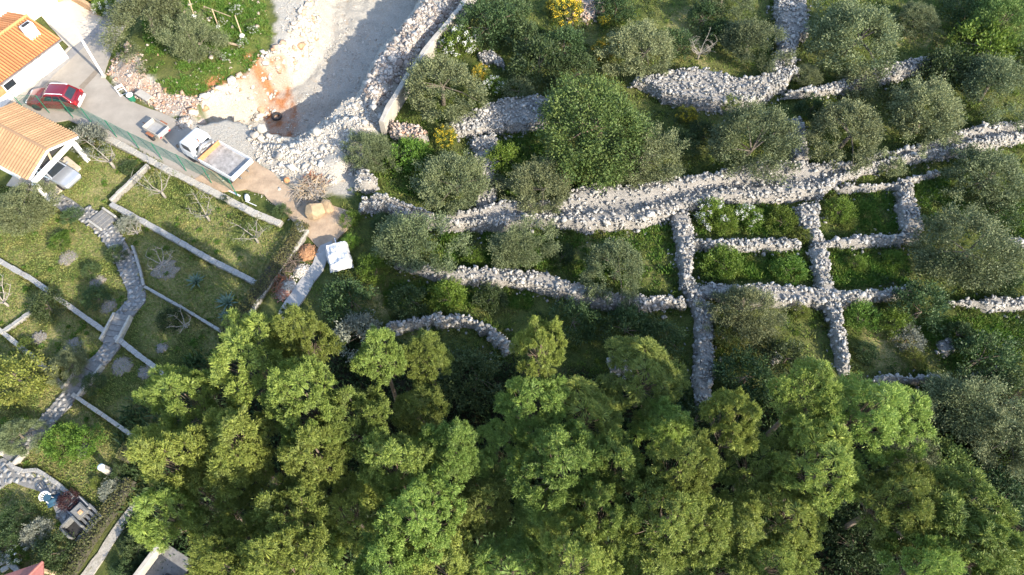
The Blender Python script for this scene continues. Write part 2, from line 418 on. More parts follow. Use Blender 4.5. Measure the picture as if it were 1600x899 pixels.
tag(link('ground', gm), 'rough ground of grass, soil and pale limestone under everything', None, None, 'structure')

def rough_poly(pts, step=.5, amp=.14, seed=0):
    """polygon in metres with an uneven outline"""
    out_ = []
    n = len(pts)
    for i in range(n):
        a = np.array(pts[i]); b_ = np.array(pts[(i + 1) % n]); L = np.linalg.norm(b_ - a); k = max(1, int(L / step))
        for j in range(k):
            p = a + (b_ - a) * j / k
            out_.append((p[0] + amp * (fnoise(np.array(p[0] + seed), np.array(p[1]), 1.3, 3) - .5) * 2, p[1] + amp * (fnoise(np.array(p[0]), np.array(p[1] + 50 + seed), 1.3, 3) - .5) * 2))
    return out_
def sheet(name, px, z, mat, label, amp=.14, z0=-.3):
    mb = MB(); mb.prism(rough_poly(PN(px), .5, amp), z0, z)
    return tag(mb.part(name, mat), label, None, None, 'structure')
ROAD_PX = [(235, -30), (185, -30), (158, 26), (136, 56), (112, 74), (76, 110), (36, 150), (-40, 205), (-40, 235), (55, 196), (105, 188), (150, 206), (262, 268), (300, 286), (348, 284), (345, 250), (312, 215), (285, 192), (245, 174), (208, 160), (182, 142), (161, 120), (170, 94), (184, 58), (212, 18)]
TRACK_PX = [(300, 284), (345, 300), (385, 296), (412, 305), (440, 328), (470, 358), (503, 396), (522, 380), (550, 352), (556, 336), (520, 322), (488, 310), (468, 300), (440, 284), (420, 264), (395, 250), (345, 246), (330, 262)]
FOOT_PX = [(520, 376), (514, 400), (504, 424), (474, 468), (444, 512), (424, 506), (454, 460), (488, 412), (500, 384)]
m_patch = M('brown_road_patch', (.2, .165, .125), .95)
sheet('road', ROAD_PX, .012, m_asphalt, 'sun-bleached grey road between the white house and the fence')
sheet('track', TRACK_PX, .03, m_track, 'tan dirt track from the truck past the boulder')
sheet('footpath', FOOT_PX, .045, m_lightpath, 'narrow pale footpath running down from the tarpaulin trailer')
sheet('road_patch', [(152, 106), (158, 110), (130, 140), (123, 136)], .018, m_patch, 'brown tarred trench patch across the road by the pole', .03)
sheet('driveway', [(20, 52), (60, 20), (70, -20), (110, -10), (150, 20), (160, 28), (136, 58), (110, 76), (98, 64), (60, 20)][1:], .03, m_drive, 'cream driveway beside the white house', .05)
sheet('road_verge', [(158, 30), (166, 36), (146, 60), (84, 118), (46, 158), (0, 184), (0, 176), (38, 148), (78, 110), (114, 74), (136, 56)], .022, m_asphalt2, 'darker grey strip along the house side of the road', .05)
sheet('pavement', [(108, 75), (112, 74), (76, 112), (38, 152), (-10, 186), (-10, 176), (36, 144), (74, 106)], .1, m_concrete, 'narrow raised pale pavement under the house wall', .02)
GRAVEL_PX = [(212, 780), (196, 800), (160, 850), (122, 905), (142, 905), (176, 852), (203, 812), (218, 775)]
sheet('gravel_path', GRAVEL_PX, .03, m_gravelpath, 'pale gravel path between the hedge and the pine wood', .12)
sheet('carport_floor', [(60, 300), (80, 314), (98, 296), (126, 262), (104, 244), (60, 270), (30, 262), (10, 290)], .03, m_drive, 'pale floor under and before the carport', .04)

# ------------------------------------------------------------------ rock kit
def rock_variant(seed, flat=1.0):
    r = np.random.default_rng(seed); bm = bmesh.new()
    n = 11
    for i in range(n):
        v = r.normal(size=3); v /= np.linalg.norm(v); v *= r.uniform(.8, 1.1)
        bm.verts.new((v[0], v[1] * r.uniform(.75, 1), v[2] * .8 * flat))
    ret = bmesh.ops.convex_hull(bm, input=bm.verts)
    bmesh.ops.delete(bm, geom=list({e for e in ret['geom_interior'] + ret['geom_unused'] if isinstance(e, bmesh.types.BMVert)}), context='VERTS')
    bmesh.ops.triangulate(bm, faces=bm.faces)
    bmesh.ops.recalc_face_normals(bm, faces=bm.faces)
    bm.verts.index_update()
    V = np.array([v.co[:] for v in bm.verts]); F_ = np.array([[v.index for v in f.verts] for f in bm.faces]); bm.free()
    return V * .5, F_
ROCKS = [rock_variant(i) for i in range(24)]
def rot_mats(n, rng, tilt=1.0):
    a = rng.uniform(0, 2 * np.pi, n); bx = rng.normal(0, .45 * tilt, n); by = rng.normal(0, .45 * tilt, n)
    ca, sa = np.cos(a), np.sin(a); z0 = np.zeros(n); o1 = np.ones(n)
    Rz = np.stack([ca, -sa, z0, sa, ca, z0, z0, z0, o1], -1).reshape(n, 3, 3)
    Rx = np.stack([o1, z0, z0, z0, np.cos(bx), -np.sin(bx), z0, np.sin(bx), np.cos(bx)], -1).reshape(n, 3, 3)
    Ry = np.stack([np.cos(by), z0, np.sin(by), z0, o1, z0, -np.sin(by), z0, np.cos(by)], -1).reshape(n, 3, 3)
    return Rz @ Rx @ Ry
def rocks_mesh(name, C, S, mat, rng, flat=1.0, tilt=1.0):
    """all small stones C (n,3) of size S (n,) as one mesh"""
    n = len(C); kind = rng.integers(0, len(ROCKS), n); R = rot_mats(n, rng, tilt)
    Vs, Fs, base = [], [], 0
    for k, (V, F_) in enumerate(ROCKS):
        sel = np.where(kind == k)[0]
        if not len(sel): continue
        sc = S[sel][:, None] * rng.uniform(.8, 1.2, (len(sel), 3)) * np.array([1.12, .95, .85 * flat])
        vv = V[None] * sc[:, None, :]
        vv = np.einsum('nij,nkj->nki', R[sel], vv) + C[sel][:, None, :]
        Fs.append((F_[None] + (base + np.arange(len(sel)) * len(V))[:, None, None]).reshape(-1, 3))
        Vs.append(vv.reshape(-1, 3)); base += len(sel) * len(V)
    return np_mesh(name, np.concatenate(Vs), np.concatenate(Fs), mat)
_single = {}
def single_rock(k, mat, flat=1.0):
    key = (k, mat.name, flat)
    if key not in _single:
        V, F_ = ROCKS[k]; _single[key] = np_mesh('stone', V * np.array([1.1, .95, .85 * flat]), F_, mat)
    return _single[key]
def put_stones(parent, name, C, S, mat, rng, big, limit, flat=1.0, tilt=1.0, stuff='loose_stones', origin=(0, 0, 0)):
    """largest stones as single parts, the rest joined"""
    order = np.argsort(-S); nb = min(limit, int((S >= big).sum()))
    o3 = np.array(origin)
    for i in order[:nb]:
        link(name, single_rock(int(rng.integers(0, 24)), mat, flat), parent, C[i] - o3, (rng.normal(0, .3) * tilt, rng.normal(0, .3) * tilt, rng.uniform(0, 6.28)), float(S[i]))
    rest = order[nb:]
    if len(rest):
        o = link(stuff, rocks_mesh(stuff, C[rest] - o3, S[rest], mat, rng, flat, tilt), parent); o['kind'] = 'stuff'

def resample(pts, n):
    pts = np.asarray(pts, float); d = np.r_[0, np.cumsum(np.linalg.norm(np.diff(pts, axis=0), axis=1))]
    t = np.linspace(0, d[-1], n)
    return np.stack([np.interp(t, d, pts[:, i]) for i in range(2)], -1)
BANDS = []
def stone_band(label, upper, lower, h=.9, size=.235, zu=None, zl=0.0, big=.38, limit=30, mat=None, name='dry_stone_wall', cat='stone wall', path=None, seed=0, group='dry-stone field walls'):
    rng = np.random.default_rng(1000 + len(BANDS) + seed); mat = mat or m_stone
    U = PN(upper, h if zu is None else zu); Lw = PN(lower, zl)
    L = np.linalg.norm(np.diff(U, axis=0), axis=1).sum(); n = max(6, int(L / .35))
    U = resample(U, n); Lw = resample(Lw, n)
    BANDS.append(np.concatenate([U, Lw[::-1]]))
    ax = (Lw - U) / (np.linalg.norm(Lw - U, axis=1, keepdims=True) + 1e-6); U = U + ax * .04; Lw = Lw - ax * .04
    U = U + rng.normal(0, .09, U.shape); Lw = Lw + rng.normal(0, .09, Lw.shape)
    W = np.linalg.norm(U - Lw, axis=1)
    m_ = 12; T = np.linspace(0, 1, m_)
    def prof(t, wd, x, y):
        e = np.minimum(t, 1 - t) * wd
        zz = h * sstep(np.clip(e / .3, 0, 1)) ** .6
        if path is not None:                      # a lower stony walkway between two rows
            a, b_ = path
            zz = zz - h * .35 * sstep((t - a) / .1) * sstep((b_ - t) / .1)
        return zz * (.82 + .36 * fnoise(x, y, .7, 3))
    ends = np.minimum(np.arange(n), np.arange(n)[::-1]); endf = np.clip((ends + .35) / 1.2, 0, 1)
    pts = U[:, None, :] * (1 - T)[None, :, None] + Lw[:, None, :] * T[None, :, None]
    zz = prof(T[None, :].repeat(n, 0), W[:, None], pts[..., 0], pts[..., 1]) * endf[:, None]
    c0 = pts.reshape(-1, 2).mean(0)
    root = thing(name, label, cat, (c0[0], c0[1], 0), 0, group)
    gz_ = -.25
    V = np.concatenate([pts, np.where((T == 0) | (T == 1), gz_, zz - .12)[..., None]], -1).reshape(-1, 3)
    id_ = np.arange(n * m_).reshape(n, m_)
    F_ = np.stack([id_[:-1, :-1], id_[1:, :-1], id_[1:, 1:], id_[:-1, 1:]], -1).reshape(-1, 4)
    link('rubble_core', np_mesh('rubble_core', V - np.array([c0[0], c0[1], 0]), F_, m_core), root)
    area = L * W.mean(); k = int(area / size ** 2 * 2.3)
    s_ = rng.uniform(0, n - 1.001, k); i = s_.astype(int); f = (s_ - i)[:, None]
    u = U[i] * (1 - f) + U[i + 1] * f; l = Lw[i] * (1 - f) + Lw[i + 1] * f
    t = rng.uniform(.02, .98, k); edge = rng.random(k) < .35
    wd = np.linalg.norm(u - l, axis=1)
    t = np.where(edge, np.where(rng.random(k) < .4, rng.uniform(0, .3, k) / np.maximum(wd, .6), 1 - rng.uniform(0, .3, k) / np.maximum(wd, .6)), t)
    xy = u * (1 - t[:, None]) + l * t[:, None]
    ef = np.clip((np.minimum(s_, n - 1 - s_) + .35) / 1.2, 0, 1)
    z = prof(t, wd, xy[:, 0], xy[:, 1]) * ef
    S = size * .92 * np.exp(rng.normal(0, .42, k)); S = np.clip(S, .09, .66)
    if path is not None:
        S = np.where((t > path[0] + .05) & (t < path[1] - .05), S * .8, S)
    z = z - S * .1 + rng.uniform(-.05, .06, k)
    tum = rng.random(k) < .07                     # tumbled stones lying at the foot
    out_t = np.where(rng.random(k) < .5, -np.abs(rng.normal(0, .35, k)), wd + np.abs(rng.normal(0, .35, k))) / np.maximum(wd, .3)
    xy = np.where(tum[:, None], u * (1 - out_t[:, None]) + l * out_t[:, None], xy); z = np.where(tum, -.05 + S * .1, z)
    put_stones(root, 'stone', np.concatenate([xy, z[:, None]], 1), S, mat, rng, big, limit, origin=(c0[0], c0[1], 0))
    # a few tumbled ones on the ground at the foot
    return root
stone_band('broad rubble wall with a pale stony walkway crossing the picture to its right edge',
  [(560, 306), (600, 298), (640, 316), (690, 336), (740, 320), (790, 306), (850, 310), (900, 290), (930, 282), (1000, 283), (1040, 274), (1100, 266), (1180, 252), (1220, 246), (1290, 248), (1345, 248), (1375, 233), (1450, 220), (1500, 198), (1545, 188), (1625, 180)],
  [(560, 332), (610, 337), (650, 354), (700, 364), (780, 364), (850, 356), (900, 364), (960, 365), (1000, 360), (1060, 342), (1100, 326), (1150, 320), (1200, 320), (1280, 314), (1310, 290), (1360, 272), (1420, 262), (1480, 248), (1540, 236), (1625, 222)], h=1.1, path=(.3, .72), limit=120, big=.38)
stone_band('upright stretch of stone wall dropping from the broad wall into the pines', [(1048, 330), (1054, 376), (1060, 410), (1064, 450), (1083, 482), (1085, 560), (1083, 600), (1090, 640)], [(1080, 326), (1087, 372), (1085, 410), (1088, 440), (1117, 482), (1117, 530), (1119, 580), (1114, 620), (1106, 640)], h=.8, zu=.6, zl=.5)
stone_band('long curved stone wall below the row of three olives', [(612, 402), (650, 406), (700, 414), (760, 413), (820, 417), (870, 424), (905, 439), (960, 451), (1020, 457), (1070, 455)], [(616, 418), (690, 444), (760, 448), (830, 456), (880, 471), (930, 484), (1000, 488), (1070, 485)], h=.9, limit=40)
stone_band('short arched stone wall just above the pine wood', [(598, 504), (660, 489), (690, 484), (740, 490), (780, 510), (808, 540)], [(600, 524), (660, 517), (700, 513), (740, 515), (765, 533), (788, 560)], h=.8)
stone_band('stone wall on the upper side of the small right-hand plots, left of the junction', [(1058, 369), (1120, 371), (1180, 369), (1252, 367)], [(1085, 394), (1150, 396), (1252, 394)], h=.8)
stone_band('stone wall between the two square grassy plots right of the junction', [(1283, 371), (1350, 361), (1420, 360), (1442, 364)], [(1285, 392), (1350, 390), (1432, 384)], h=.8)
stone_band('stub of stone wall at the right edge behind the big olive', [(1565, 369), (1625, 369)], [(1570, 391), (1625, 391)], h=.8)
stone_band('stubby upright stone wall tying the broad wall to the plot walls', [(1241, 318), (1249, 350), (1268, 384)], [(1287, 310), (1282, 345), (1293, 378)], h=.8, zu=.5, zl=.5)
stone_band('leaning upright stone wall between the lower plots, ending at the pines', [(1262, 380), (1268, 402), (1273, 440), (1281, 470), (1294, 500), (1304, 540), (1315, 582)], [(1293, 376), (1297, 398), (1304, 450), (1314, 470), (1324, 520), (1332, 580)], h=.8, zu=.5, zl=.5)
stone_band('wide lower stone wall through the middle of the right-hand plots', [(1088, 440), (1130, 438), (1180, 438), (1250, 440), (1300, 448), (1370, 448), (1424, 443)], [(1088, 474), (1120, 474), (1200, 481), (1280, 486), (1340, 479), (1400, 472), (1428, 462)], h=.9, limit=40)
stone_band('low stone wall at the right edge below the big olive', [(1486, 465), (1540, 460), (1625, 458)], [(1486, 478), (1540, 488), (1625, 489)], h=.8)
stone_band('upright stone wall right of the square weedy plot', [(1393, 284), (1403, 310), (1406, 345), (1410, 364)], [(1426, 284), (1435, 320), (1447, 364)], h=.8, zu=.5, zl=.5)
stone_band('thin stone wall along the top of the square weedy plot', [(1305, 284), (1400, 279), (1450, 264), (1474, 258)], [(1312, 304), (1395, 300), (1425, 292), (1468, 279)], h=.8)
stone_band('heaped stone mass right of the large green tree', [(985, 121), (1050, 106), (1100, 101), (1130, 108), (1145, 120), (1200, 113), (1238, 98)], [(1000, 140), (1042, 164), (1110, 176), (1160, 176), (1192, 166), (1215, 146), (1248, 122)], h=1.1, limit=45)
stone_band('broad upright stone wall at the top edge of the picture', [(1208, -30), (1214, 40), (1216, 80), (1200, 112), (1192, 126)], [(1256, -30), (1266, 50), (1248, 62), (1242, 100), (1228, 142)], h=1.0, zu=.6, zl=.5, limit=40)
stone_band('stone wall running out to the upper right below the dry clearing', [(1223, 144), (1280, 129), (1330, 120), (1370, 98), (1458, 83)], [(1260, 155), (1320, 148), (1400, 128), (1452, 113)], h=.9)
stone_band('short upright stone wall meeting the broad wall from above', [(1226, 188), (1236, 254)], [(1252, 180), (1267, 254)], h=.9, zu=.5, zl=.5)
stone_band('grey stone bank left of the large green tree', [(698, 190), (750, 163), (790, 148), (830, 146), (868, 144)], [(712, 218), (760, 214), (800, 209), (868, 205)], h=.9, limit=40)
stone_band('stone slope dropping from the grey bank to the broad wall', [(733, 212), (748, 268), (742, 325)], [(778, 205), (780, 260), (776, 325)], h=.7, zu=.5, zl=.4)
stone_band('pinkish stone bank at the end of the pale concrete wall', [(606, 184), (640, 189), (664, 196)], [(612, 219), (640, 222), (670, 224)], h=.8, mat=m_pinkrock)
stone_band('little patch of tumbled stones beside the white-flowering shrub', [(742, 78), (768, 76), (788, 90)], [(748, 96), (770, 100), (790, 112)], h=.5, name='stone_heap', cat='stone heap')
stone_band('squat round stone pillar heap at the end of the gravel heap', [(554, 264), (570, 258), (588, 266)], [(556, 296), (572, 304), (588, 298)], h=1.1, name='stone_heap', cat='stone heap')
stone_band('low stone wall beside the shaded olives at lower right', [(1362, 584), (1420, 581), (1475, 580)], [(1372, 602), (1420, 601), (1475, 604)], h=.8)
stone_band('last shaded bit of stone wall at the lower right edge', [(1522, 580), (1545, 574), (1568, 566)], [(1526, 592), (1548, 588), (1572, 580)], h=.7)
stone_band('pale stone heap with yellow broom at the top edge', [(880, -4), (910, -8), (946, -2)], [(884, 30), (912, 36), (944, 26)], h=.6, name='stone_heap', cat='stone heap', mat=m_pinkrock)
stone_band('pale stones lying in shade amid the middle pines', [(950, 556), (966, 552), (986, 562)], [(952, 582), (970, 590), (986, 588)], h=.5, name='stone_heap', cat='stone heap')
stone_band('small pale stone heap left of the leaning upright wall', [(1202, 548), (1212, 544), (1222, 550)], [(1204, 566), (1212, 570), (1222, 566)], h=.5, name='stone_heap', cat='stone heap')
stone_band('small stone heap in the dry grass at right', [(1466, 530), (1478, 526), (1488, 530)], [(1466, 552), (1478, 556), (1490, 552)], h=.4, name='stone_heap', cat='stone heap')

# rubble by the pit: one mass each, biggest rocks as parts
def rubble(name, label, polys, n, size, mat, big, limit, seed, sig=.4):
    rng = np.random.default_rng(seed); poly = polys
    lo, hi = poly.min(0), poly.max(0); C = []
    while sum(len(c) for c in C) < n:
        q = rng.uniform(lo, hi, (4000, 2)); q = q[in_poly(q[:, 0] + (fnoise(q[:, 0], q[:, 1], 1.2, 3) - .5) * 1.5, q[:, 1], poly)]
        keep = fnoise(q[:, 0], q[:, 1], .9, 3) + rng.uniform(-.3, .3, len(q)) > .42
        C.append(q[keep])
    C = np.concatenate(C)[:n]; S = np.clip(size * np.exp(rng.normal(0, sig, n)), .07, 1.1)
    z = gz(C[:, 0], C[:, 1]) + S * .12
    c0 = (*C.mean(0), 0)
    root = tag(link(name, None, None, c0), label, 'rubble', None)
    put_stones(root, 'stone', np.concatenate([C, z[:, None]], 1), S, mat, rng, big, limit, origin=c0)
    return root
rubble('rubble_bank', 'brown-grey rubble bank between the pit and the pale concrete wall', PN([(562, 160), (582, 110), (604, 78), (650, 22), (700, -10), (735, -10), (668, 68), (632, 112), (598, 178), (580, 176)]), 4200, .21, m_rubble, .45, 60, 51, .5)
rubble('gravel_heap', 'white crushed-stone heap beside the truck and the dirt track', PN([(385, 196), (420, 210), (458, 216), (480, 206), (515, 182), (560, 152), (600, 178), (585, 205), (552, 262), (524, 290), (478, 282), (440, 282), (418, 262), (396, 240), (380, 220)]), 6500, .095, m_gravel, .42, 60, 52, .7)
rubble('rock_bank', 'pinkish rocky bank between the road and the green plot', PN([(166, 116), (178, 90), (190, 70), (205, 78), (230, 98), (234, 124), (262, 142), (300, 148), (330, 146), (300, 180), (262, 178), (225, 158), (185, 140)]), 1900, .14, m_pinkrock, .34, 50, 53, .5)
rubble('plot_rocks', 'pinkish stones scattered among the weeds of the raised plot', PN([(240, 30), (290, -20), (410, -20), (424, 60), (400, 92), (384, 114), (345, 130), (310, 148), (262, 148), (236, 122)]), 420, .17, m_pinkrock, .34, 30, 57, .5)
rubble('track_stones', 'small pale stones strewn over the dirt track', PN([(300, 284), (385, 296), (440, 328), (503, 392), (550, 348), (520, 322), (440, 284), (395, 250), (345, 246)]), 700, .07, m_gravel, .5, 5, 58, .5)
rubble('broken_rock_bank', 'broken cream rock face on the left side of the pit', PN([(296, 178), (318, 150), (346, 130), (388, 112), (402, 90), (432, 70), (455, 44), (470, 18), (478, -10), (496, -10), (486, 26), (470, 56), (446, 84), (418, 104), (404, 128), (352, 146), (322, 166), (306, 186)]), 420, .4, m_limerock, .42, 120, 59, .45)
rubble('pit_gravel', 'loose pale gravel strewn over the pit floor and rims', PN([(430, 0), (480, -20), (640, 0), (600, 70), (560, 148), (480, 205), (400, 195), (380, 185), (440, 120), (520, 60), (440, 60)]), 2200, .12, m_gravel, .9, 10, 54)

# ------------------------------------------------------------------ plants: kit
def leaf_quads(C, D, ln, wd, rng):
    """diamond leaves at C along D"""
    n = len(C); D = D / (np.linalg.norm(D, axis=1, keepdims=True) + 1e-9)
    R = rng.normal(size=(n, 3)); S = np.cross(D, R); S /= np.linalg.norm(S, axis=1, keepdims=True) + 1e-9
    ln = np.asarray(ln).reshape(-1, 1) * np.ones((n, 1)); wd = np.asarray(wd).reshape(-1, 1) * np.ones((n, 1))
    a = C; b = C + D * ln * .5 + S * wd * .5; c = C + D * ln; d = C + D * ln * .5 - S * wd * .5
    V = np.stack([a, b, c, d], 1).reshape(-1, 3)
    return V, np.arange(4 * n).reshape(n, 4)
def sphere_dirs(n, rng):
    v = rng.normal(size=(n, 3)); return v / np.linalg.norm(v, axis=1, keepdims=True)
def lump(D, rng_seed, amt):
    """radius factor by direction"""
    r = np.random.default_rng(rng_seed); out_ = np.ones(len(D))
    for i in range(9):
        a = r.normal(size=3); a /= np.linalg.norm(a); out_ += amt * r.uniform(-.6, 1) * np.clip((D @ a - .45) / .55, 0, 1)
    return out_
def pine_meshes(seed, R=2.5, Hc=3.2, ztop=8.0, open_=0.0):
    rng = np.random.default_rng(seed); z0 = ztop - Hc
    n = 150
    rr = np.sqrt(rng.random(n)); th = rng.uniform(0, 2 * np.pi, n)
    D = np.stack([np.cos(th), np.sin(th), np.zeros(n)], -1)
    ed = lump(D, seed + 5, .35) * .86
    zr = np.sqrt(np.clip(1 - (rr * .93) ** 2, 0, 1))
    relief = fnoise(rr * np.cos(th) * R + seed * 3.1, rr * np.sin(th) * R, .7, 2) - .5
    C = np.stack([D[:, 0] * R * rr * ed, D[:, 1] * R * rr * ed, z0 + .2 + zr * (Hc - .7) * rng.uniform(.72, 1.0, n) + relief * 2.6], -1)
    C = C[np.argsort(-C[:, 2])]
    # drop clumps that crowd each other
    keep = []
    pr = .26 + .62 * rng.random(len(C)) ** 1.3
    for i in range(len(C)):
        if all(np.linalg.norm(C[i] - C[j]) > .68 * (pr[i] + pr[j]) for j in keep): keep.append(i)
    C = C[keep]; pr = pr[keep]
    Vs, Fs, base = [], [], 0
    for c, r_ in zip(C, pr):
        # a clump: several rounded sprays, each a burst of needles
        k = int(10 + 26 * r_ * r_); sd = sphere_dirs(k * 2, rng); sd = sd[sd[:, 2] > -.4][:k]
        for s in sd:
            cc = c + s * r_ * rng.uniform(.6, .9) * np.array([1, 1, .8])
            m_ = int(44 + 10 * rng.random()); nd = sphere_dirs(m_, rng) + s * .8 + np.array([0, 0, .3])
            V, F_ = leaf_quads(cc + rng.normal(0, .07, (m_, 3)), nd, rng.uniform(.1, .21, m_), rng.uniform(.026, .045, m_), rng)
            Vs.append(V); Fs.append(F_ + base); base += len(V)
        m_ = 60; nd = sphere_dirs(m_, rng)
        V, F_ = leaf_quads(c + nd * .2 * r_, nd, .6 * r_, .1, rng); Vs.append(V); Fs.append(F_ + base); base += len(V)
    crown = np_mesh('crown', np.concatenate(Vs), np.concatenate(Fs), m_pine)
    mb = MB(); lean = rng.normal(0, .25, 2)
    tp = [(0, 0, -.3), (lean[0] * .3, lean[1] * .3, z0 * .4), (lean[0] * .7, lean[1] * .7, z0), (lean[0], lean[1], ztop - Hc * .35)]
    mb.tube(tp, [.2, .17, .13, .05], 8)
    for c in C[::1]:
        zb = z0 - 1.2 + rng.random() * Hc * .3; f = np.clip(zb / ztop, 0, 1)
        a = Vector((lean[0] * f, lean[1] * f, zb)); b_ = Vector(c); mid = a.lerp(b_, .55) + Vector((0, 0, -.15))
        mb.tube([a, mid, b_], [.035, .022, .008], 5, False)
    return mb.mesh('trunk', m_bark, smooth=True), crown
def dome_meshes(seed, R=1.0, H=1.2, z0=.15, n=120, cl=.2, nl=50, ll=.16, lw=.06, mat=None, amt=.3, up=.4, inner=.55, bark=None, trunk=.12, limbs=10, sprig=1.0, flower=None, fl_n=0):
    """broad-leaved crown of unit-size R with leaf sprays spread through its volume; returns trunk, crown, blossom"""
    rng = np.random.default_rng(seed)
    D = sphere_dirs(n * 3, rng); D = D[D[:, 2] > -.25][:n]
    rad = lump(D, seed + 3, amt) * rng.uniform(inner, 1.0, len(D)) ** .6
    C = np.stack([D[:, 0] * R * rad, D[:, 1] * R * rad, z0 + (H - z0) * (.32 + .68 * D[:, 2] * rad)], -1)
    C[:, 2] = np.maximum(C[:, 2], .1)
    C[:, :2] *= R * .9 / np.percentile(np.hypot(C[:, 0], C[:, 1]), 90)
    k = len(C)
    sd = D + np.array([0, 0, up]) + rng.normal(0, .35, (k, 3))
    cid = np.repeat(np.arange(k), nl)
    off = rng.normal(0, 1, (len(cid), 3)) * cl * .55
    along = rng.uniform(-.6, .9, len(cid))[:, None] * sd[cid] * cl * sprig
    Cn = C[cid] + off + along
    dirs = sd[cid] * .9 + rng.normal(0, .7, (len(cid), 3))
    V, F_ = leaf_quads(Cn, dirs, rng.uniform(.7, 1.3, len(cid)) * ll, rng.uniform(.7, 1.3, len(cid)) * lw, rng)
    V[:, 2] = np.maximum(V[:, 2], .02)
    crown = np_mesh('crown', V, F_, mat)
    mb = MB()
    if trunk:
        lean = rng.normal(0, .12 * R, 2)
        zc = z0 + (H - z0) * .3
        mb.tube([(0, 0, -.2), (lean[0] * .4, lean[1] * .4, zc * .5), (lean[0], lean[1], zc)], [trunk * 1.25, trunk, trunk * .8], 8)
        for i in range(min(limbs, k)):
            c = Vector(C[rng.integers(0, k)]); a = Vector((lean[0], lean[1], zc * .95))
            mb.tube([a, a.lerp(c, .5) + Vector((0, 0, .08 * R)), c], [trunk * .45, trunk * .3, trunk * .08], 5, False)
    tr = mb.mesh('trunk', bark or m_bark, smooth=True) if trunk else None
    fl = None
    if flower:
        ft = C[:, 2] > z0 + (H - z0) * .35
        sel = rng.choice(np.where(ft)[0], min(fl_n, int(ft.sum())), replace=False)
        cid = np.repeat(sel, 34); cen = C[cid] + sd[cid] * cl * .9 + rng.normal(0, cl * .45, (len(cid), 3))
        V, F_ = leaf_quads(cen, sphere_dirs(len(cid), rng), .055, .05, rng); fl = np_mesh('blossom', V, F_, flower)
    return tr, crown, fl
# prototypes
PINES = [pine_meshes(100 + i, 2.5, 3.4) for i in range(5)]
OLIVES = [dome_meshes(200 + i, 2.3, h_, .6, n_, c_, int(23000 / n_), .125, .05, m_olive, a_, .5, i_, m_olivebark, .12, 7, .9) for i, (h_, n_, c_, a_, i_) in enumerate([(3.0, 130, .29, .5, .55), (2.7, 170, .25, .35, .5), (3.3, 110, .32, .7, .6), (2.8, 150, .26, .8, .5), (3.1, 200, .23, .45, .6), (2.6, 120, .3, .6, .45)])]
CAROB = [dome_meshes(230 + i, 3.2, 4.2, .8, 300, .34, 80, .14, .085, m_carob, .5, .4, .6, m_bark, .16, 10) for i in range(2)]
def kit(seed, mat, k=3, **kw):
    return [dome_meshes(seed + i, 1.0, 1.1, .1, 95, .15, 42, .1, .05, mat, .35, .5, .5, m_bark, .04, 8, **kw) for i in range(k)]
K = {'dark': kit(300, m_darkgreen), 'green': kit(310, m_green), 'yel': kit(320, m_yelgreen), 'grey': kit(330, m_grey_leaf), 'olive': kit(340, m_olive),
     'broom': kit(350, m_yelgreen, 2, flower=m_flower, fl_n=45), 'white': kit(360, m_green, 2, flower=m_white_fl, fl_n=26), 'purple': kit(370, m_purple, 1),
     'carob': kit(380, m_carob)}
LABELS = set()
_cnt = {}
def plant(name, label, cat, kitlist, px, py, rpx, r0, zc, hs=1.0, group=None, crown_name='crown', wide=1.0, zbase=None):
    """zc: height of the crown's middle, r0: the prototype's radius"""
    i = _cnt.get(id(kitlist), 0); _cnt[id(kitlist)] = i + 1
    v = kitlist[(i * 7 + int(px)) % len(kitlist)]
    p = P(px, py, zc); s = rpx / scale_at(py, zc) / r0
    zb = gz1(p.x, p.y) if zbase is None else zbase
    assert label not in LABELS, label
    LABELS.add(label)
    root = thing(name, label, cat, (p.x, p.y, zb + .03), random.uniform(0, 6.28), group)
    sc = (s * wide, s * wide, s * hs)
    if v[0]: link('trunk', v[0], root, scale=sc)
    link(crown_name, v[1], root, scale=sc)
    if len(v) > 2 and v[2]: link('blossom', v[2], root, scale=sc)
    return root

# ------------------------------------------------------------------ pines, in rows as the photograph shows them
ORD = ['first', 'second', 'third', 'fourth', 'fifth', 'sixth', 'seventh', 'eighth', 'ninth', 'tenth', 'eleventh', 'twelfth', 'thirteenth', 'fourteenth']
ROWS = [
 ('topmost', [(400, 568, 68), (470, 528, 46), (592, 560, 50), (668, 556, 44), (845, 532, 42), (1010, 592, 64), (1262, 618, 60)]),
 ('second', [(296, 622, 56), (476, 622, 58), (560, 648, 58), (656, 636, 55), (828, 636, 52), (916, 650, 62), (1038, 668, 48), (1150, 668, 46), (1352, 650, 74)]),
 ('middle', [(262, 712, 60), (370, 700, 70), (490, 712, 60), (608, 724, 66), (704, 708, 56), (786, 722, 54), (878, 724, 66), (960, 722, 58), (1062, 738, 54), (1180, 734, 62), (1288, 734, 66)]),
 ('fourth', [(256, 806, 44), (342, 790, 72), (450, 800, 66), (552, 802, 60), (650, 812, 60), (752, 790, 62), (850, 802, 62), (940, 818, 54), (1042, 812, 70), (1142, 822, 60), (1236, 806, 58), (1396, 790, 64), (1490, 806, 92)]),
 ('bottom', [(352, 886, 50), (430, 886, 60), (500, 892, 60), (600, 892, 60), (700, 894, 60), (800, 892, 66), (900, 886, 60), (1010, 896, 60), (1112, 896, 60), (1204, 890, 56), (1442, 892, 56), (1546, 868, 54)])]
WORD = {'first': '', }
rp = random.Random(11)
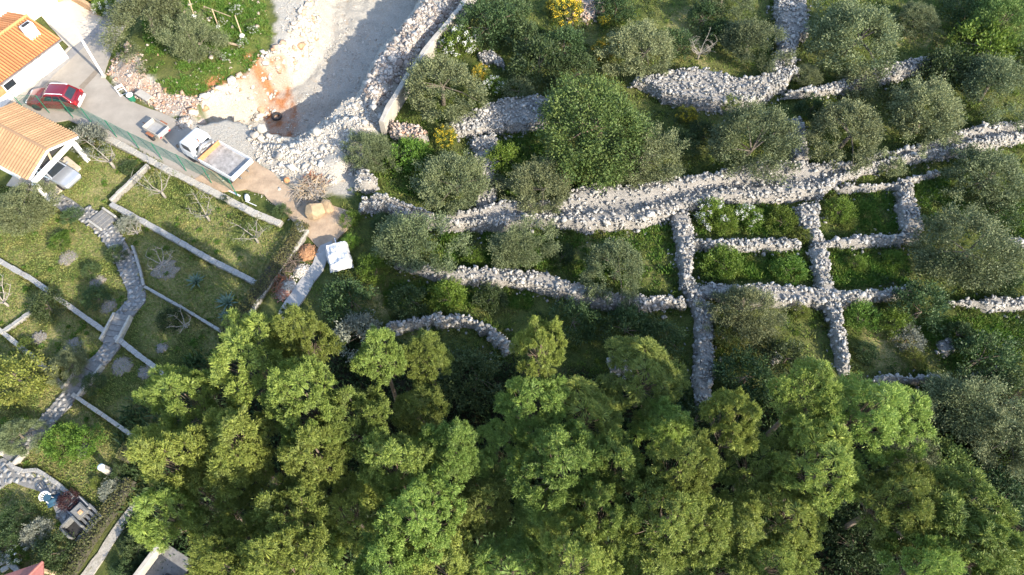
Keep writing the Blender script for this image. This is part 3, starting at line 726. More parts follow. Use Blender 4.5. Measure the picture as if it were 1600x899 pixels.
for row, lst in ROWS:
    for i, (x, y, r) in enumerate(lst):
        size = 'large' if r >= 66 else ('small' if r < 52 else 'full')
        pos = 'leftmost' if i == 0 else ('rightmost' if i == len(lst) - 1 else ORD[i] + ' from left')
        label = f'{size} yellow-green pine crown, {pos} in the {row} row of the wood'
        h = (rp.uniform(.66, .88) if rp.random() < .3 else rp.uniform(.95, 1.28)) + (.15 if x < 480 else 0)
        if (x, y) in ((1490, 806), (1396, 790), (1546, 868), (1442, 892), (1352, 650), (1262, 618), (1400, 784)): h = 1.1
        root = plant('pine_tree', label, 'pine tree', PINES, x, y, r * 1.04, 2.5, 6.2 * h, 1.0, 'pines of the wood along the bottom')
        s = root.children[0].scale[0]
        for c in root.children: c.scale = (s, s, h)

# ------------------------------------------------------------------ olives and other trees
def olive(px, py, r, label, hs=.84, name='olive_tree', cat='olive tree', kit_=None, zc=1.45, r0=2.3, group='olive trees on the terraces'):
    return plant(name, label, cat, kit_ or OLIVES, px, py, r * 1.06, r0, zc, hs, group)
for a in [
 (236, 44, 58, 'large grey-green olive beside the road in the raised plot'), (304, 80, 44, 'smaller olive with bare pale trunk in the raised plot'),
 (583, 234, 40, 'round olive at the foot of the pale concrete wall'), (712, 284, 54, 'olive in the notch just above the broad stone wall'),
 (690, 142, 62, 'big dense olive right of the pale concrete wall'), (645, 382, 58, 'wide olive below the broad wall, right of the tarpaulin trailer'),
 (812, 384, 46, 'middle olive in the row below the broad wall'), (846, 288, 50, 'olive leaning over the broad wall below the large green tree'),
 (962, 418, 52, 'olive beside the dry grass patch below the broad wall'), (1010, 246, 52, 'olive right below the large green tree'),
 (1166, 230, 66, 'wide olive above the middle of the broad wall'), (1004, 78, 52, 'grey-green olive above the heaped stone mass'),
 (1172, 68, 46, 'dark olive left of the broad upright wall at the top'), (1328, 62, 70, 'huge olive right of the broad upright wall at the top'),
 (1322, 212, 60, 'left one of two touching olives above the broad wall'), (1446, 186, 60, 'right one of two touching olives above the broad wall'),
 (1546, 136, 56, 'twisted olive near the upper right edge'), (1544, 276, 55, 'wide olive at the right edge below the broad wall'),
 (1512, 404, 70, 'biggest olive on the right, standing over two wall ends'), (1160, 486, 52, 'olive at the crossing of upright and lower stone walls'),
 (1506, 640, 64, 'blue-shaded olive left in the dark lower right corner'), (1580, 690, 60, 'blue-shaded olive at the lower right edge'),
 (1424, 722, 44, 'pale grey-leaved tree at the right end of the pines'), (1268, 108, 22, 'little olive in the angle of the two top walls'),
 (34, 328, 46, 'garden olive below the carport at the left edge'), (1440, 20, 30, 'dim olive at the top edge by the dry clearing'),
 (1130, -6, 40, 'olive cut by the top edge above the dead shrub'),
 (96, 560, 32, 'grey shrubby olive in shade left of the garden path'), (18, 676, 34, 'silver-grey bush beside the path at the left edge'),
]:
    olive(*a)
plant('carob_tree', 'large bright green tree with glossy leaves above the broad wall', 'tree', CAROB, 938, 206, 96, 3.2, 2.2, .85)
plant('carob_tree', 'dark green tree in the upper right corner', 'tree', CAROB, 1570, 28, 56, 3.2, 2.2, .9)

def bush(kind, px, py, r, label, hs=1.0, name='shrub', cat='shrub', group=None, zc=.5):
    return plant(name, label, cat, K[kind], px, py, r, 1.0, zc * r / 22, hs, group)
for a in [
 ('dark', 762, 40, 46, 'rounded dark shrub at the top, right of the pale wall'), ('dark', 846, 100, 44, 'dark shrub left of the yellow broom'),
 ('dark', 884, 72, 34, 'dark shrub behind the tall yellow broom'), ('broom', 944, 80, 22, 'tall broom in full yellow flower above the large green tree'),
 ('broom', 890, 20, 26, 'yellow broom on the pale stone heap at the top'), ('broom', 862, 12, 12, 'small yellow broom left of the top stone heap'),
 ('broom', 944, 34, 12, 'little yellow broom between the top olives'), ('broom', 748, 118, 15, 'yellow broom beside the big dense olive'),
 ('broom', 700, 214, 18, 'yellow-flowering scrub on the grey stone bank'), ('broom', 1076, 182, 16, 'yellow-tipped bush right of the large green tree'),
 ('white', 716, 72, 30, 'white-flowering bush behind the big dense olive'), ('white', 776, 134, 18, 'white-flowering bush beside the yellow broom'),
 ('green', 740, 172, 18, 'bright green bush below the big dense olive'), ('green', 640, 240, 30, 'low bright green bush right of the round olive'),
 ('green', 900, 270, 24, 'bright green bush under the large green tree'), ('green', 792, 250, 30, 'leafy green bush left under the large green tree'),
 ('dark', 1062, 226, 26, 'dark bush between the two middle olives'), ('yel', 1142, 162, 18, 'yellow-green bush below the heaped stone mass'),
 ('green', 1540, 76, 48, 'sunlit light green bush near the upper right corner'), ('dark', 1480, 110, 40, 'dark leafy bush at the end of the upper right wall'),
 ('white', 1112, 336, 28, 'pale flowering bush against the broad wall'), ('green', 1130, 348, 22, 'green bush under the pale flowering bush'), ('white', 1172, 338, 22, 'pale twiggy bush in the first walled plot'),
 ('green', 1222, 346, 24, 'green bush at the junction wall in the first plot'), ('yel', 1252, 368, 15, 'yellowish bush growing on the junction wall'),
 ('green', 1310, 330, 24, 'tall green bush left in the square weedy plot'), ('yel', 1326, 350, 12, 'small yellow bush in the square weedy plot'),
 ('green', 1130, 412, 30, 'green scrub left in the second walled plot'), ('green', 1232, 424, 26, 'bright green bush right in the second walled plot'),
 ('green', 1340, 412, 14, 'light green bush in the plot left of the big olive'), ('green', 1395, 405, 16, 'light green bush beside the big olive'),
 ('yel', 1140, 526, 26, 'yellow-green bush right of the upright wall by the pines'), ('yel', 1200, 520, 18, 'pale green bush below the wide lower wall'),
 ('yel', 1254, 486, 14, 'yellow tuft below the wide lower wall'), ('green', 1346, 496, 26, 'rounded green bush right of the leaning wall'),
 ('green', 1400, 505, 26, 'bright bush beneath the olive in the lower right plot'), ('dark', 1440, 480, 42, 'dark green thicket below the big olive'),
 ('dark', 1352, 548, 18, 'dark round bush right of the leaning wall end'), ('grey', 1420, 530, 24, 'grey-green bush in the lower right plot'),
 ('dark', 640, 470, 30, 'dark bush below the long curved wall, left'), ('green', 700, 465, 30, 'green bush below the long curved wall, middle'), ('dark', 770, 466, 26, 'dark bush below the long curved wall, right'),
 ('dark', 545, 470, 40, 'dark thicket right of the pale footpath'), ('grey', 560, 520, 40, 'grey thicket right behind the leftmost pines'),
 ('dark', 900, 500, 40, 'dark scrub under the long curved wall by the pines'), ('dark', 980, 510, 42, 'dark scrub left of the upright wall'), ('dark', 1040, 530, 34, 'dark bush against the upright wall'),
 ('dark', 1170, 590, 46, 'dark scrub right of the upright wall end'), ('dark', 1230, 560, 34, 'dark scrub left of the leaning wall'), ('dark', 740, 590, 50, 'black-green scrub in the gap of the second pine row'),
 ('dark', 1090, 660, 34, 'dark bush at the foot of the upright wall'), ('carob', 1480, 720, 44, 'dark green bush between pines and shaded olives'), ('dark', 1560, 780, 50, 'dark scrub at the lower right edge'),
 ('dark', 1340, 850, 44, 'dark scrub in the large gap of the bottom pines'), ('dark', 1300, 800, 36, 'dark scrub at the upper end of the bottom gap'),
 ('dark', 1540, 560, 44, 'dark bush behind the last bit of wall'), ('dark', 1590, 620, 40, 'dark bush at the right edge above the shaded olives'),
 ('green', 548, 342, 16, 'green bush between the boulder and the broad wall'), ('green', 548, 376, 14, 'weedy bush above the tarpaulin trailer'), ('green', 586, 420, 26, 'green bush right of the tarpaulin trailer'),
 ('dark', 820, 60, 30, 'low dark shrub near the top stone heap'), ('olive', 1340, 130, 30, 'grey shrub growing over the upper right wall'), ('dark', 1100, 30, 30, 'dim shrub above the dead shrub'),
 ('olive', 1390, 258, 24, 'grey shrub on the broad wall near its right part'), ('dark', 1560, 330, 30, 'dark weeds bush under the right edge olive'),
 ('dark', 800, 24, 30, 'dark shrub at the top left of the yellow broom heap'), ('olive', 812, 140, 26, 'grey-green shrub at the grey stone bank'), ('dark', 906, 110, 28, 'dark shrub left of the tall broom'),
 ('dark', 962, 14, 30, 'dark shrub at the top edge above the olive'), ('dark', 1060, 70, 26, 'dark shrub left of the dead pale shrub'), ('dark', 1128, 56, 26, 'dark shrub right of the dead pale shrub'),
 ('dark', 1512, 20, 36, 'dark shrub at the top right of the dry clearing'), ('dark', 1590, 100, 34, 'dark shrub at the right edge below the corner tree'), ('dark', 1416, 150, 24, 'dark shrub between the upper right wall and the touching olives'), ('dark', 1270, 170, 22, 'dark shrub below the angle of the top walls'),
 ('dark', 1100, 210, 22, 'dark shrub left of the wide middle olive'), ('dark', 780, 290, 20, 'dark shrub beside the stone slope'), ('yel', 1430, 560, 18, 'dry bush above the low wall at lower right'), ('dark', 1560, 440, 30, 'dark bush right of the biggest olive'),
 ('dark', 1500, 520, 24, 'dark bush in the lower right dry grass'), ('dark', 880, 400, 18, 'dark bush in the shaded grass below the broad wall'), ('green', 740, 400, 16, 'green bush between the lower olives'), ('dark', 595, 350, 18, 'dark bush left of the wide olive'),
 # garden
 ('green', 94, 377, 17, 'young citrus tree above the upper mulch ring'), ('dark', 142, 424, 14, 'dark young citrus above the lower mulch ring'), ('dark', 112, 338, 15, 'small dark bush by the top of the path'),
 ('dark', 182, 396, 16, 'dark low bush left of the path bend'), ('dark', 72, 480, 28, 'grey-green bush at the middle left of the garden'), ('dark', 150, 464, 20, 'dark bush above the garden steps'),
 ('yel', 26, 592, 46, 'sunlit yellow-green bush at the left edge'), ('yel', 40, 538, 12, 'small golden bush at the corner of the low walls'), ('dark', 266, 500, 20, 'dark bush in the garden near the pines'),
 ('dark', 145, 600, 18, 'dark bush right of the lower garden steps'), ('green', 98, 690, 30, 'sunlit leafy bed beside the lower path, left'), ('green', 130, 690, 26, 'sunlit leafy bed beside the lower path, right'),
 ('purple', 106, 783, 17, 'dark red bush on the patio beside the chair'), ('dark', 184, 738, 13, 'dark green plant beside the pillar'), ('yel', 148, 754, 9, 'pale yellow tuft near the round grey cushion plant'),
 ('grey', 170, 766, 17, 'round grey cushion plant with a hollow middle'), ('dark', 24, 806, 22, 'dark shrub in the shaded corner left of the patio'), ('grey', 55, 832, 22, 'brown-grey twiggy bush at the lower left'),
 ('dark', 84, 866, 32, 'dense dark shrub at the lower left by the hedge'), ('white', 26, 866, 16, 'dark plant dotted with pale yellow flowers at lower left'), ('dark', 10, 845, 24, 'dark shrub at the left edge below the patio'),
 ('dark', 212, 852, 22, 'dark scrub right of the gravel path'), ('dark', 192, 896, 20, 'dark scrub at the bottom edge right of the gravel path'), ('dark', 228, 866, 14, 'scrub against the grey building'),
 ('dark', 440, 330, 14, 'dark bush where the fence wall ends'), ('grey', 140, 216, 30, 'dry grey scrub beside the carport roof'), ('dark', 205, 262, 14, 'ivy clump against the fence wall'),
 ('dark', 352, 312, 9, 'small shrub with white flowers at the fence wall'), ('grey', 200, 350, 16, 'greyish twiggy bush by the garden steps'),
 # raised plot
 ('white', 372, 30, 10, 'white flowers at the top of the raised plot'), ('white', 352, 46, 8, 'white flower clump by the middle vine post'), ('white', 384, 76, 9, 'white flower clump right in the raised plot'), ('white', 358, 100, 9, 'white flower clump by the plot edge'), ('white', 398, 60, 8, 'white flower clump at the right tip of the plot'),
 ('green', 340, 70, 16, 'leafy green clump right of the smaller olive'), ('green', 190, 88, 10, 'green tuft on the rocky bank'), ('broom', 138, -4, 12, 'yellow flowering shrub by the driveway wall'), ('white', 166, 14, 20, 'pale grey shrub at the roadside by the driveway'),
]:
    bush(*a)

# agaves
for (px, py, r, label) in [(306, 440, 18, 'blue-green agave rosette in the lawn near the pines'), (356, 474, 22, 'larger blue-green agave beside the hedge'), (352, 494, 14, 'small blue-green agave next to the larger one')]:
    p = G(px, py); R_ = r / scale_at(py)
    root = thing('agave', label, 'agave', p, random.uniform(0, 6))
    for k in range(22):
        a = k * 2.4; el = .25 + .9 * (k / 22); L_ = R_ * (1.05 - .3 * k / 22)
        mb = MB(); d = Vector((math.cos(el), 0, math.sin(el))); wd = .06 * R_ / .8
        pts = [Vector((.03, 0, .05)), d * L_ * .5 + Vector((0, 0, .03)), d * L_ + Vector((0, 0, -.06 * L_))]
        mb.add([pts[0] + Vector((0, -wd * .7, 0)), pts[0] + Vector((0, wd * .7, 0)), pts[1] + Vector((0, wd, .02)), pts[1] + Vector((0, -wd, .02)), pts[2], pts[0] - Vector((0, 0, .03)), pts[1] - Vector((0, 0, .04))],
               [(0, 3, 6, 5), (1, 5, 6, 2), (0, 1, 2, 3)[::-1], (3, 2, 4), (3, 4, 6), (2, 6, 4), (0, 5, 1)])
        link('leaf', mb.mesh('leaf', m_agave), root, rot=(0, 0, a))

# bare pruned trees
def bare_tree(px, py, h, label, seed, mat=None, name='bare_tree', leafy=12, spread=1.0, nb=5):
    rng = random.Random(seed); p = G(px, py); mb = MB(); tips = []
    root = thing(name, label, 'tree', p)
    th = h * .3; mb.tube([(0, 0, -.2), (.03, .02, th * .5), (.05, 0, th)], [h * .045, h * .038, h * .032], 8)
    for i in range(nb):
        a = i * 6.28 / nb + rng.uniform(-.5, .5); o = Vector((math.cos(a), math.sin(a), 0))
        p0 = Vector((.05, 0, th * .9)); p1 = p0 + o * h * .2 * spread + Vector((0, 0, h * .18)); p2 = p1 + o * h * rng.uniform(.05, .22) * spread + Vector((rng.uniform(-.1, .1), rng.uniform(-.1, .1), h * .25)); p3 = p2 + Vector((rng.uniform(-.25, .25) * h, rng.uniform(-.25, .25) * h, h * .22))
        mb.tube([p0, p1, p2, p3], [h * .019, h * .014, h * .009, h * .004], 6)
        tips += [p2, p3]
        for j in range(7):
            b_ = p1.lerp(p2, rng.random()) if j < 4 else p2.lerp(p3, rng.random()); e = b_ + Vector((rng.uniform(-.2, .2) * h, rng.uniform(-.2, .2) * h, rng.uniform(.05, .2) * h))
            mb.tube([b_, b_.lerp(e, .5) + Vector((0, 0, .05)), e], [h * .007, h * .005, h * .002], 5); tips.append(e)
    mb.part('trunk', mat or m_palebark, root, smooth=True)
    if leafy:
        r = np.random.default_rng(seed); T_ = np.array(tips); c = T_[r.integers(0, len(T_), leafy)]
        cid = np.repeat(np.arange(leafy), 20); V, F_ = leaf_quads(c[cid] + r.normal(0, .12, (len(cid), 3)), r.normal(0, 1, (len(cid), 3)), .14, .05, r)
        link('crown', np_mesh('crown', V, F_, m_olive), root)
    return root
bare_tree(178, 262, 3.0, 'bare pruned tree next to the carport pillar', 1, leafy=8)
bare_tree(257, 308, 2.6, 'bare white-limbed tree at the cross wall', 2)
bare_tree(326, 344, 2.4, 'bare white-limbed tree in the middle of the upper lawn', 3, leafy=9)
bare_tree(402, 378, 2.4, 'bare white-limbed tree in shade near the dirt track', 4, leafy=14)
bare_tree(12, 478, 2.2, 'bare grey tree at the left edge of the garden', 5, m_deadwood, leafy=0)
bare_tree(256, 418, 1.6, 'bare shrub over the large grey mulch ring', 6, m_deadwood, leafy=0, spread=1.6, nb=8)
bare_tree(290, 512, 1.4, 'bare twiggy shrub near the pines', 7, m_deadwood, leafy=0, spread=1.6, nb=7)
bare_tree(214, 366, 1.2, 'bare twiggy shrub beside the top of the garden wall', 8, m_deadwood, leafy=0, spread=1.6, nb=8)
bare_tree(1090, 92, 2.2, 'dead pale shrub above the heaped stone mass', 9, m_palebark, leafy=0, spread=1.5, nb=9)
bare_tree(652, 124, 2.0, 'leafless brown shrub against the pale concrete wall', 10, m_deadwood, leafy=0, spread=1.5, nb=9)
bare_tree(930, 15, 2.0, 'leafless grey shrub right of the top stone heap', 12, m_deadwood, leafy=0, spread=1.5, nb=9)
# mulch rings round young trees
for i, (px, py, r, label) in enumerate([(106, 402, 15, 'mulch ring under the young citrus'), (152, 439, 13, 'mulch ring under the dark young citrus'), (258, 422, 21, 'large grey mulch ring in the shaded lawn'), (60, 528, 13, 'mulch ring left of the grey shrubby olive'), (114, 540, 14, 'mulch ring right of the grey shrubby olive'), (168, 478, 14, 'mulch ring above the garden steps'),
                                       (190, 572, 17, 'round grey mulch ring right of the lower steps'), (229, 580, 14, 'grey mulch ring with dark soil at the wall'), (252, 543, 10, 'small round mulch ring near the pines'), (130, 704, 12, 'bare reddish soil ring in the sunlit bed')]):
    p = G(px, py); R_ = r / scale_at(py); rng = random.Random(i)
    mb = MB(); n = 28; a0 = [rng.uniform(.7, 1.15) for _ in range(n)]
    rings = [[(math.cos(6.283 * k / n) * R_ * f * a0[k], math.sin(6.283 * k / n) * R_ * f * a0[k], z) for k in range(n)] for f, z in ((1, -.1), (.95, .0), (.6, .02), (.2, .01))]
    mb.loft(rings)
    root = thing('mulch_ring', label, 'mulch', (p.x, p.y, p.z + .07))
    mb.part('soil', m_mulch, root, smooth=True)
    r2 = np.random.default_rng(i); k = 260; q = r2.normal(0, R_ * .55, (k, 2)); q = q[np.hypot(q[:, 0], q[:, 1]) < R_]
    o = link('stones', rocks_mesh('stones', np.concatenate([q, np.full((len(q), 1), .02)], 1), r2.uniform(.03, .09, len(q)), m_paving, r2), root); o['kind'] = 'stuff'

# ------------------------------------------------------------------ garden walls, path, hedge
def ribbon(pts, wd, z0, z1, step=.5, jit=.03, seed=0):
    """wall body along pts (metres) as one mesh with an uneven top"""
    pts = resample(pts, max(3, int(np.linalg.norm(np.diff(pts, axis=0), axis=1).sum() / step)))
    rng = np.random.default_rng(seed); t = np.gradient(pts, axis=0); t /= np.linalg.norm(t, axis=1, keepdims=True)
    nrm = np.stack([-t[:, 1], t[:, 0]], -1); rings = []
    for p, n in zip(pts, nrm):
        a = wd / 2 * (1 + rng.normal(0, .06)); h = z1 + rng.normal(0, jit)
        q = [(-a * 1.06, z0), (-a, h - .04), (-a * .8, h), (a * .8, h), (a, h - .04), (a * 1.06, z0)]
        rings.append([(p[0] + n[0] * s, p[1] + n[1] * s, z) for s, z in q])
    return rings, pts
GW = []
def garden_wall(label, px, wpx, h=.45, mat=None, seed=0, z=0.0, cap=True):
    pts = PN(px, z); GW.append((pts, wpx / scale_at(px[len(px) // 2][1]))); wd = wpx / scale_at(px[len(px) // 2][1])
    rings, pr = ribbon(pts, wd, -.2, h - .06, seed=seed)
    c0 = pr.mean(0); root = thing('garden_wall', label, 'wall', (c0[0], c0[1], 0), 0, 'low walls of the garden')
    rings = [[(a - c0[0], b_ - c0[1], z_) for a, b_, z_ in r] for r in rings]
    MB().loft(rings).part('wall_body', m_core if cap else (mat or m_gwall), root)
    rng = np.random.default_rng(seed + 77)
    # cap stones: each its own block, side by side
    L = np.linalg.norm(np.diff(pr, axis=0), axis=1).sum(); fine = resample(pts, max(3, int(L / .1))); t = 0; acc = np.r_[0, np.cumsum(np.linalg.norm(np.diff(fine, axis=0), axis=1))]
    while t < L - .1:
        ln = rng.uniform(.35, .8); a = np.array([np.interp(t, acc, fine[:, i]) for i in range(2)]); e = np.array([np.interp(min(t + ln, L), acc, fine[:, i]) for i in range(2)])
        d = e - a; ll = np.linalg.norm(d)
        if ll > .12:
            o = link('cap_stone', cap_mesh(int(rng.integers(0, 8)), mat or m_gwall), root, ((a[0] + e[0]) / 2 - c0[0], (a[1] + e[1]) / 2 - c0[1], h - .06 + rng.uniform(-.012, .02)), (rng.normal(0, .02), rng.normal(0, .02), math.atan2(d[1], d[0])), (ll - .02, wd * rng.uniform(.95, 1.12), .12))
        t += ln
    return root
_cap = {}
def cap_mesh(k, mat):
    if (k, mat.name) not in _cap:
        rng = random.Random(k); pts = [(-.5, -.5), (0, -.53), (.5, -.5), (.52, 0), (.5, .5), (0, .53), (-.5, .5), (-.52, 0)]
        pts = [(x + rng.uniform(-.06, .06) * (abs(x) < .1 or abs(y) < .1), y + rng.uniform(-.06, .03)) for x, y in pts]
        mb = MB(); n = len(pts)
        mb.loft([[(x, y, -.5) for x, y in pts], [(x, y, .3) for x, y in pts], [(x * .9, y * .86, .5 + rng.uniform(-.1, .1)) for x, y in pts]])
        _cap[(k, mat.name)] = mb.mesh('cap_stone', mat)
    return _cap[(k, mat.name)]
garden_wall('pale stone wall under the green fence', [(146, 206), (200, 234), (260, 266), (330, 300), (400, 336), (440, 352)], 9.8, 0.27, m_gwall_pale, 1)
garden_wall('grey stone wall from the steps down to the hedge', [(176, 322), (250, 362), (330, 408), (390, 438), (418, 454)], 8.2, 0.30, m_gwall, 2)
garden_wall('thin cross wall with a dark shadow in the upper lawn', [(176, 318), (234, 262)], 4.1, 0.45, m_gwall_pale, 3)
garden_wall('long grey wall from the left edge across the path to the pines', [(-20, 398), (50, 437), (110, 480), (166, 520)], 7.4, 0.27, m_gwall, 4)
garden_wall('grey wall right of the garden steps ending at the pines', [(182, 528), (216, 555), (258, 586)], 7.4, 0.27, m_gwall, 5)
garden_wall('thin grey kerb wall from the path bend to the hedge', [(228, 450), (290, 485), (348, 520)], 4.1, 0.24, m_gwall, 6)
garden_wall('low wall at the lower left meeting the path', [(-10, 508), (30, 540), (60, 565), (102, 606)], 6.6, 0.27, m_gwall_pale, 7)
garden_wall('low wall right of the lower path reaching the pines', [(116, 618), (170, 655), (232, 698)], 5.7, 0.27, m_gwall_pale, 8)
garden_wall('short grey wall spur at the left edge', [(8, 520), (52, 488)], 6.6, 0.24, m_gwall, 9)
garden_wall('kerb wall curving along the patio', [(16, 724), (32, 738), (60, 735), (90, 755), (118, 780)], 5.7, 0.22, m_gwall, 10)
garden_wall('thin kerb beside the path above the bend', [(208, 386), (218, 415), (226, 448)], 3.3, 0.22, m_gwall, 11)
garden_wall('stone edge at the bottom left beside the slabs', [(-10, 858), (20, 880), (40, 905)], 7.4, 0.24, m_gwall, 12)

def scatter_on_strip(poly, spacing, rng):
    lo, hi = poly.min(0), poly.max(0); pts = []
    nx_, ny_ = int((hi[0] - lo[0]) / spacing) + 2, int((hi[1] - lo[1]) / spacing) + 2
    g = np.stack(np.meshgrid(np.arange(nx_), np.arange(ny_)), -1).reshape(-1, 2) * spacing + lo
    g[:, 0] += (np.round((g[:, 1] - lo[1]) / spacing) % 2) * spacing / 2
    g += rng.normal(0, spacing * .16, g.shape)
    return g[in_poly(g[:, 0], g[:, 1], poly)]
def strip_poly(px, wpx):
    pts = PN(px); s = scale_at(px[len(px) // 2][1]); pts = resample(pts, len(px) * 4)
    t = np.gradient(pts, axis=0); t /= np.linalg.norm(t, axis=1, keepdims=True); n = np.stack([-t[:, 1], t[:, 0]], -1) * wpx / s / 2
    return np.concatenate([pts + n, (pts - n)[::-1]])
PATH_POLYS = []
def paved(name, label, poly, z, seed, spacing=.36, limit=60):
    PATH_POLYS.append(poly); rng = np.random.default_rng(seed)
    root = tag(link(name, None, None, (0, 0, 0)), label, None, None, 'structure')
    MB().prism([tuple(p) for p in poly], -.25, z).part('bed', m_mortar, root)
    c = scatter_on_strip(poly, spacing, rng); S = spacing * rng.uniform(1.0, 1.4, len(c))
    put_stones(root, 'paving_stone', np.concatenate([c, np.full((len(c), 1), z + .02)], 1), S, m_paving, rng, spacing * 1.15, limit, .3, .08, 'small_paving_stones')
paved('path', 'grey crazy-paved garden path, upper bend', strip_poly([(128, 332), (152, 346), (172, 366), (190, 396), (204, 428), (214, 452), (214, 470), (200, 486), (186, 500)], 27), .06, 1)
paved('path', 'grey crazy-paved garden path, middle flight', strip_poly([(178, 536), (160, 560), (146, 572)], 27), .06, 2)
paved('path', 'grey crazy-paved garden path, lower run', strip_poly([(112, 612), (96, 634), (76, 656), (52, 682), (30, 704)], 26), .06, 3)
PATIO = PN([(-20, 728), (6, 716), (20, 724), (36, 738), (62, 736), (92, 756), (120, 782), (156, 806), (142, 832), (124, 850), (106, 836), (90, 806), (80, 782), (62, 768), (36, 760), (16, 752), (-20, 780)])
paved('patio', 'grey crazy-paved patio at the lower left', PATIO, .07, 4, .36, 120)
paved('path', 'paved landing in front of the carport', PN([(80, 316), (96, 304), (112, 312), (136, 330), (124, 343), (104, 338)]), .05, 5)
# flights of steps: each tread a block
def steps(label, a, b_, n, wpx, rise):
    A = P(*a); B = P(*b_); wd = wpx / scale_at(a[1]); d = B - A; ang = math.atan2(d.y, d.x)
    root = thing('garden_steps', label, 'steps', (A.x, A.y, 0), ang, 'stone steps along the garden path'); L = d.length / n
    for i in range(n):
        mb = MB(); hh = .12 + rise * (n - 1 - i); mb.box((L * (i + .5), 0, hh / 2 - .1), (L * .98, wd, hh + .2)); mb.part('step', m_mortar, root, bevel=.02)
    for s in (-1, 1):
        mb = MB(); mb.box((d.length / 2, s * (wd / 2 + .1), .1), (d.length, .16, .5)); mb.part('side_wall', m_gwall_pale, root, bevel=.03)
    PATH_POLYS.append(np.array([tuple((root.matrix_basis @ Vector((x, y, 0)))[:2]) for x, y in ((0, -wd / 2 - .3), (d.length, -wd / 2 - .3), (d.length, wd / 2 + .3), (0, wd / 2 + .3))]))
steps('stone steps at the top of the garden path below the carport', (152, 338), (172, 352), 4, 24, .035)
steps('flight of stone steps where the path crosses the long grey wall', (194, 494), (172, 536), 5, 22, .04)
steps('lower flight of broad stone steps in the garden', (150, 568), (112, 616), 4, 25, .04)
steps('short steps down to the patio', (34, 698), (14, 720), 3, 24, .04)

def hedge(label, px, wpx, h, mat, seed, name='hedge', dens=1.0):
    pts = resample(PN(px), 60); rng = np.random.default_rng(seed); wd = wpx / scale_at(px[len(px) // 2][1])
    t = np.gradient(pts, axis=0); L = np.linalg.norm(np.diff(pts, axis=0), axis=1).sum(); t /= np.linalg.norm(t, axis=1, keepdims=True); n = np.stack([-t[:, 1], t[:, 0]], -1)
    k = int(L * wd * 420 * dens); s = rng.uniform(0, 58.9, k); i = s.astype(int); f = (s - i)[:, None]
    c = pts[i] * (1 - f) + pts[i + 1] * f; u = rng.uniform(-1, 1, k); z = h * (1 - .35 * np.abs(u) ** 4) * (.8 + .4 * fnoise(c[:, 0], c[:, 1] + 3 * u, 1.2, 3)) - rng.random(k) ** 2 * h * .8
    C = np.concatenate([c + n[i] * (u * wd / 2)[:, None], np.maximum(z, .05)[:, None]], 1); c0 = pts.mean(0)
    root = thing(name, label, 'hedge', (c0[0], c0[1], 0))
    V, F_ = leaf_quads(C - np.array([c0[0], c0[1], 0]), sphere_dirs(k, rng) + np.array([0, 0, .4]), .14, .07, rng); V[:, 2] = np.maximum(V[:, 2], .01)
    link('foliage', np_mesh('foliage', V, F_, mat), root)
    mb = MB(); rings, _ = ribbon(PN(px), wd * .75, -.1, h * .6, .8, .05, seed); mb.loft([[(a - c0[0], b_ - c0[1], z_) for a, b_, z_ in r] for r in rings]); mb.part('woody_core', m_darkwood, root)
m_darkwood = M('dark_twig_core', (.05, .045, .03), .95, var=.4, scale=6)
m_hedge = M_leaf('hedge_leaves', (.07, .085, .03), (.14, .14, .05), (.17, .145, .06), .25)
hedge('brownish green hedge strip beside the gravel path at lower left', [(208, 752), (182, 790), (150, 830), (104, 905)], 26, .6, m_hedge, 21)
hedge('grassy hedge bank between the garden and the footpath', [(474, 352), (446, 402), (412, 448), (374, 500), (356, 526)], 26, .6, m_hedge, 22)
hedge('dark clipped hedge corner in front of the pines', [(212, 700), (196, 722)], 24, .9, m_hedge, 23)
garden_wall('pale kerb right of the grassy hedge bank', [(482, 362), (466, 388), (436, 428), (410, 466), (380, 512)], 4.9, 0.30, m_gwall_pale, 13)
garden_wall('pale stone block at the end of the hedge bank', [(468, 352), (474, 366)], 9.8, 0.36, m_gwall_pale, 14)

# ------------------------------------------------------------------ green fence on the pale wall
fp = [P(x, y, .5) for x, y in [(36, 168), (72, 170), (109, 177), (141, 189), (178, 208), (213, 226), (249, 243), (287, 261), (327, 280), (367, 299)]]
fence = thing('fence', 'green wire mesh fence on posts along the road', 'fence', (fp[5].x, fp[5].y, 0))
fb = Vector((fp[5].x, fp[5].y, 0))
for i, p in enumerate(fp):
    mb = MB(); mb.tube([p - fb + Vector((0, 0, -.55)), p - fb + Vector((0, 0, 1.45))], [.035, .035], 8); mb.part('post', m_greenpaint, fence)
for a, b_ in zip(fp[:-1], fp[1:]):
    mb = MB(); d = b_ - a; L = d.length; a_ = a - fb; n = int(L / .12)
    for k in range(1, n):
        q = a_ + d * (k / n); mb.bar(q + Vector((0, 0, .05)), q + Vector((0, 0, 1.4)), .007)
    for k in range(8):
        z = .06 + k * .19; mb.bar(a_ + Vector((0, 0, z)), a_ + d + Vector((0, 0, z)), .008 if k < 7 else .02)
    mb.part('wire_mesh', m_greenpaint, fence)

# ------------------------------------------------------------------ pale concrete wall beside the pit
wpts = PN([(748, -30), (720, 12), (668, 74), (634, 124), (606, 170), (596, 192)], 1.3)
rings, pr = ribbon(wpts, .45, -.3, 1.45, .8, .03, 5)
cw = tag(MB().loft(rings).part('concrete_wall', m_concrete), 'pale concrete boundary wall running along the rubble bank', 'wall')

